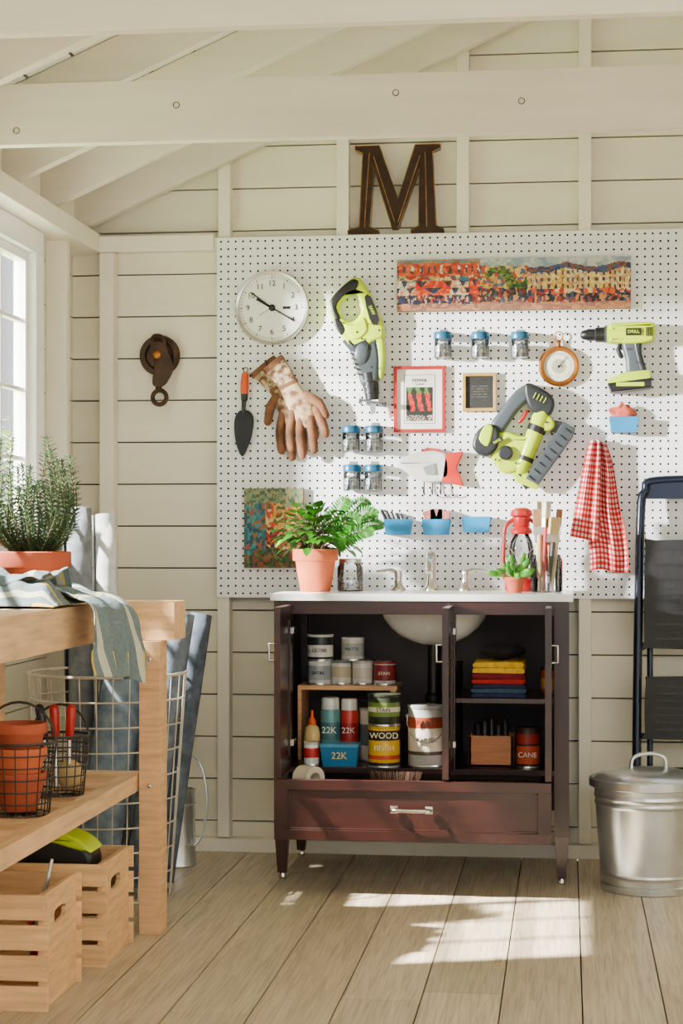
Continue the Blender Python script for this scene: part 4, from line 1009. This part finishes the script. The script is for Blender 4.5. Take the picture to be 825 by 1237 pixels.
# ================================================================ RIGHT: TRASH CAN + STEP LADDER
m = M('galvanized_trash_can'); H = .315
def tr(b): return .142 + .024 * b
def body(a, b):
    an = a * 2 * pi; r_ = tr(b)
    for q in (.80, .87, .12): r_ += .003 * math.exp(-((b - q) / .012) ** 2)
    return (r_ * cos(an), r_ * sin(an), .012 + b * H)
m.sheet(body, 96, 90, steel)
m.lathe([(0, .014), (.138, .014), (.142, .0), (.146, .002), (.147, .022), (.142, .026)], steel, n=64, cap=False)
m.lathe([(.166, H), (.170, H + .003), (.170, H + .012)], steel, n=64, cap=False)
m.lathe([(.176, H - .002), (.180, H + .0), (.180, H + .022), (.172, H + .026), (.165, H + .022), (.15, H + .034), (.10, H + .046), (.05, H + .052), (0, H + .054)], steel, n=72, cap=False)
hz = H + .05
m.tube(smooth([(-.055, 0, hz - .004), (-.05, 0, hz + .03), (-.02, 0, hz + .044), (.02, 0, hz + .044), (.05, 0, hz + .03), (.055, 0, hz - .004)], 5), .006, steel, 10)
for s_ in (-1, 1): m.box((s_ * .055, 0, hz - .003), (.03, .03, .006), steel)
m.tube(smooth([(.158, -.04, .25), (.185, -.035, .24), (.19, 0, .225), (.185, .035, .24), (.158, .04, .25)], 5), .005, steel, 8)
m.done((.247, 5.745 - D, 0), rot=(0, 0, .25))
m = M('step_ladder'); fb = mat('ladder_blue', (24, 31, 48), .3, .5, var=.1); bk = mat('step_black', (24, 25, 28), .6, var=.12, scale=60, bump=.2)
xa, xb = .225, .665; yb_ = -.20; yt_ = -.06
def LP(x_, z_, o=0): return (x_, yb_ + (yt_ - yb_) * z_ / 1.26 + o, z_)
m.tube(smooth([LP(xa - .004, 0.01), LP(xa, .5), LP(xa + .014, 1.12), LP(xa + .03, 1.22), LP(xa + .07, 1.255), LP(xb - .07, 1.255), LP(xb - .03, 1.22), LP(xb - .014, 1.12), LP(xb, .5), LP(xb + .004, .01)], 6), .0145, fb, 12)
m.tube([LP(xa + .04, 0.01, .03), LP(xa + .045, .95, .025)], .010, fb, 10); m.tube([LP(xb - .04, 0.01, .03), LP(xb - .045, .95, .025)], .010, fb, 10)
m.prism([(xa + .03, 1.195), (xb - .03, 1.195), (xb - .045, 1.25), (xa + .045, 1.25)], LP(0, 1.22)[1] - .006, LP(0, 1.22)[1] + .006, fb)
for z0_, z1_ in ((.71, 1.06), (.42, .62), (.17, .33)):
    poly = sm2([(xa + .035, z0_), (xb - .035, z0_), (xb - .025, z0_ + .02), (xb - .028, z1_ - .02), (xb - .06, z1_), (xa + .06, z1_), (xa + .028, z1_ - .02), (xa + .025, z0_ + .02)], 3)
    zc_ = (z0_ + z1_) / 2; yc_ = LP(0, zc_)[1]
    m.prism(poly, yc_ - .030, yc_ - .004, bk)
    for k in range(7): m.bx(xa + .06, xb - .06, yc_ - .032, yc_ - .030, z0_ + .03 + k * (z1_ - z0_ - .06) / 6 - .003, z0_ + .03 + k * (z1_ - z0_ - .06) / 6 + .003, black)
    m.tube([(xa + .0, yc_ - .01, z0_ + .01), (xb, yc_ - .01, z0_ + .01)], .008, fb, 8)
for x_ in (xa - .004, xb + .004): m.lathe([(.018, 0), (.018, .03), (.015, .035)], black, (x_, yb_, 0), 12)
m.done(bevel=.003)

# ================================================================ LIGHT
wd = bpy.data.worlds.new('sky'); bpy.context.scene.world = wd; wd.use_nodes = True
bg = wd.node_tree.nodes['Background']; bg.inputs[0].default_value = (.92, .96, 1.0, 1); bg.inputs[1].default_value = 1.45
def light(name, typ, loc, target, energy, col=(1, 1, 1), **k):
    l = bpy.data.lights.new(name, typ); l.energy = energy; l.color = col
    for a, b in k.items(): setattr(l, a, b)
    o = bpy.data.objects.new(name, l); bpy.context.collection.objects.link(o); o.location = loc
    o.rotation_euler = (Vector(target) - Vector(loc)).to_track_quat('-Z', 'Y').to_euler(); return o
sd = Vector((1, .33, -1.10))
light('sun_light', 'SUN', (-6, -3, 5), Vector((-6, -3, 5)) + sd, 46, (1, .95, .86), angle=radians(1.4))
light('window_key_light', 'AREA', (-6.5, 2.6 - D, 2.28), (-.3, 0, 1.45), 3900, (1, .98, .94), shape='DISK', size=.40)
light('room_fill_light', 'AREA', (.9, -5.6, 2.2), (-.3, 0, 1.2), 55, (1, .99, .97), shape='RECTANGLE', size=2.6, size_y=1.2)

# ================================================================ CAMERA
cam = bpy.data.cameras.new('camera'); co = bpy.data.objects.new('camera', cam); bpy.context.collection.objects.link(co)
co.location = (0, -D, CZ); co.rotation_euler = (radians(90), 0, TH)
cam.sensor_fit = 'VERTICAL'; cam.sensor_height = 24; cam.sensor_width = 16; cam.lens = F / 1237 * 24
cam.shift_y = (HV - 618.5) / 1237; cam.clip_start = .05
bpy.context.scene.camera = co
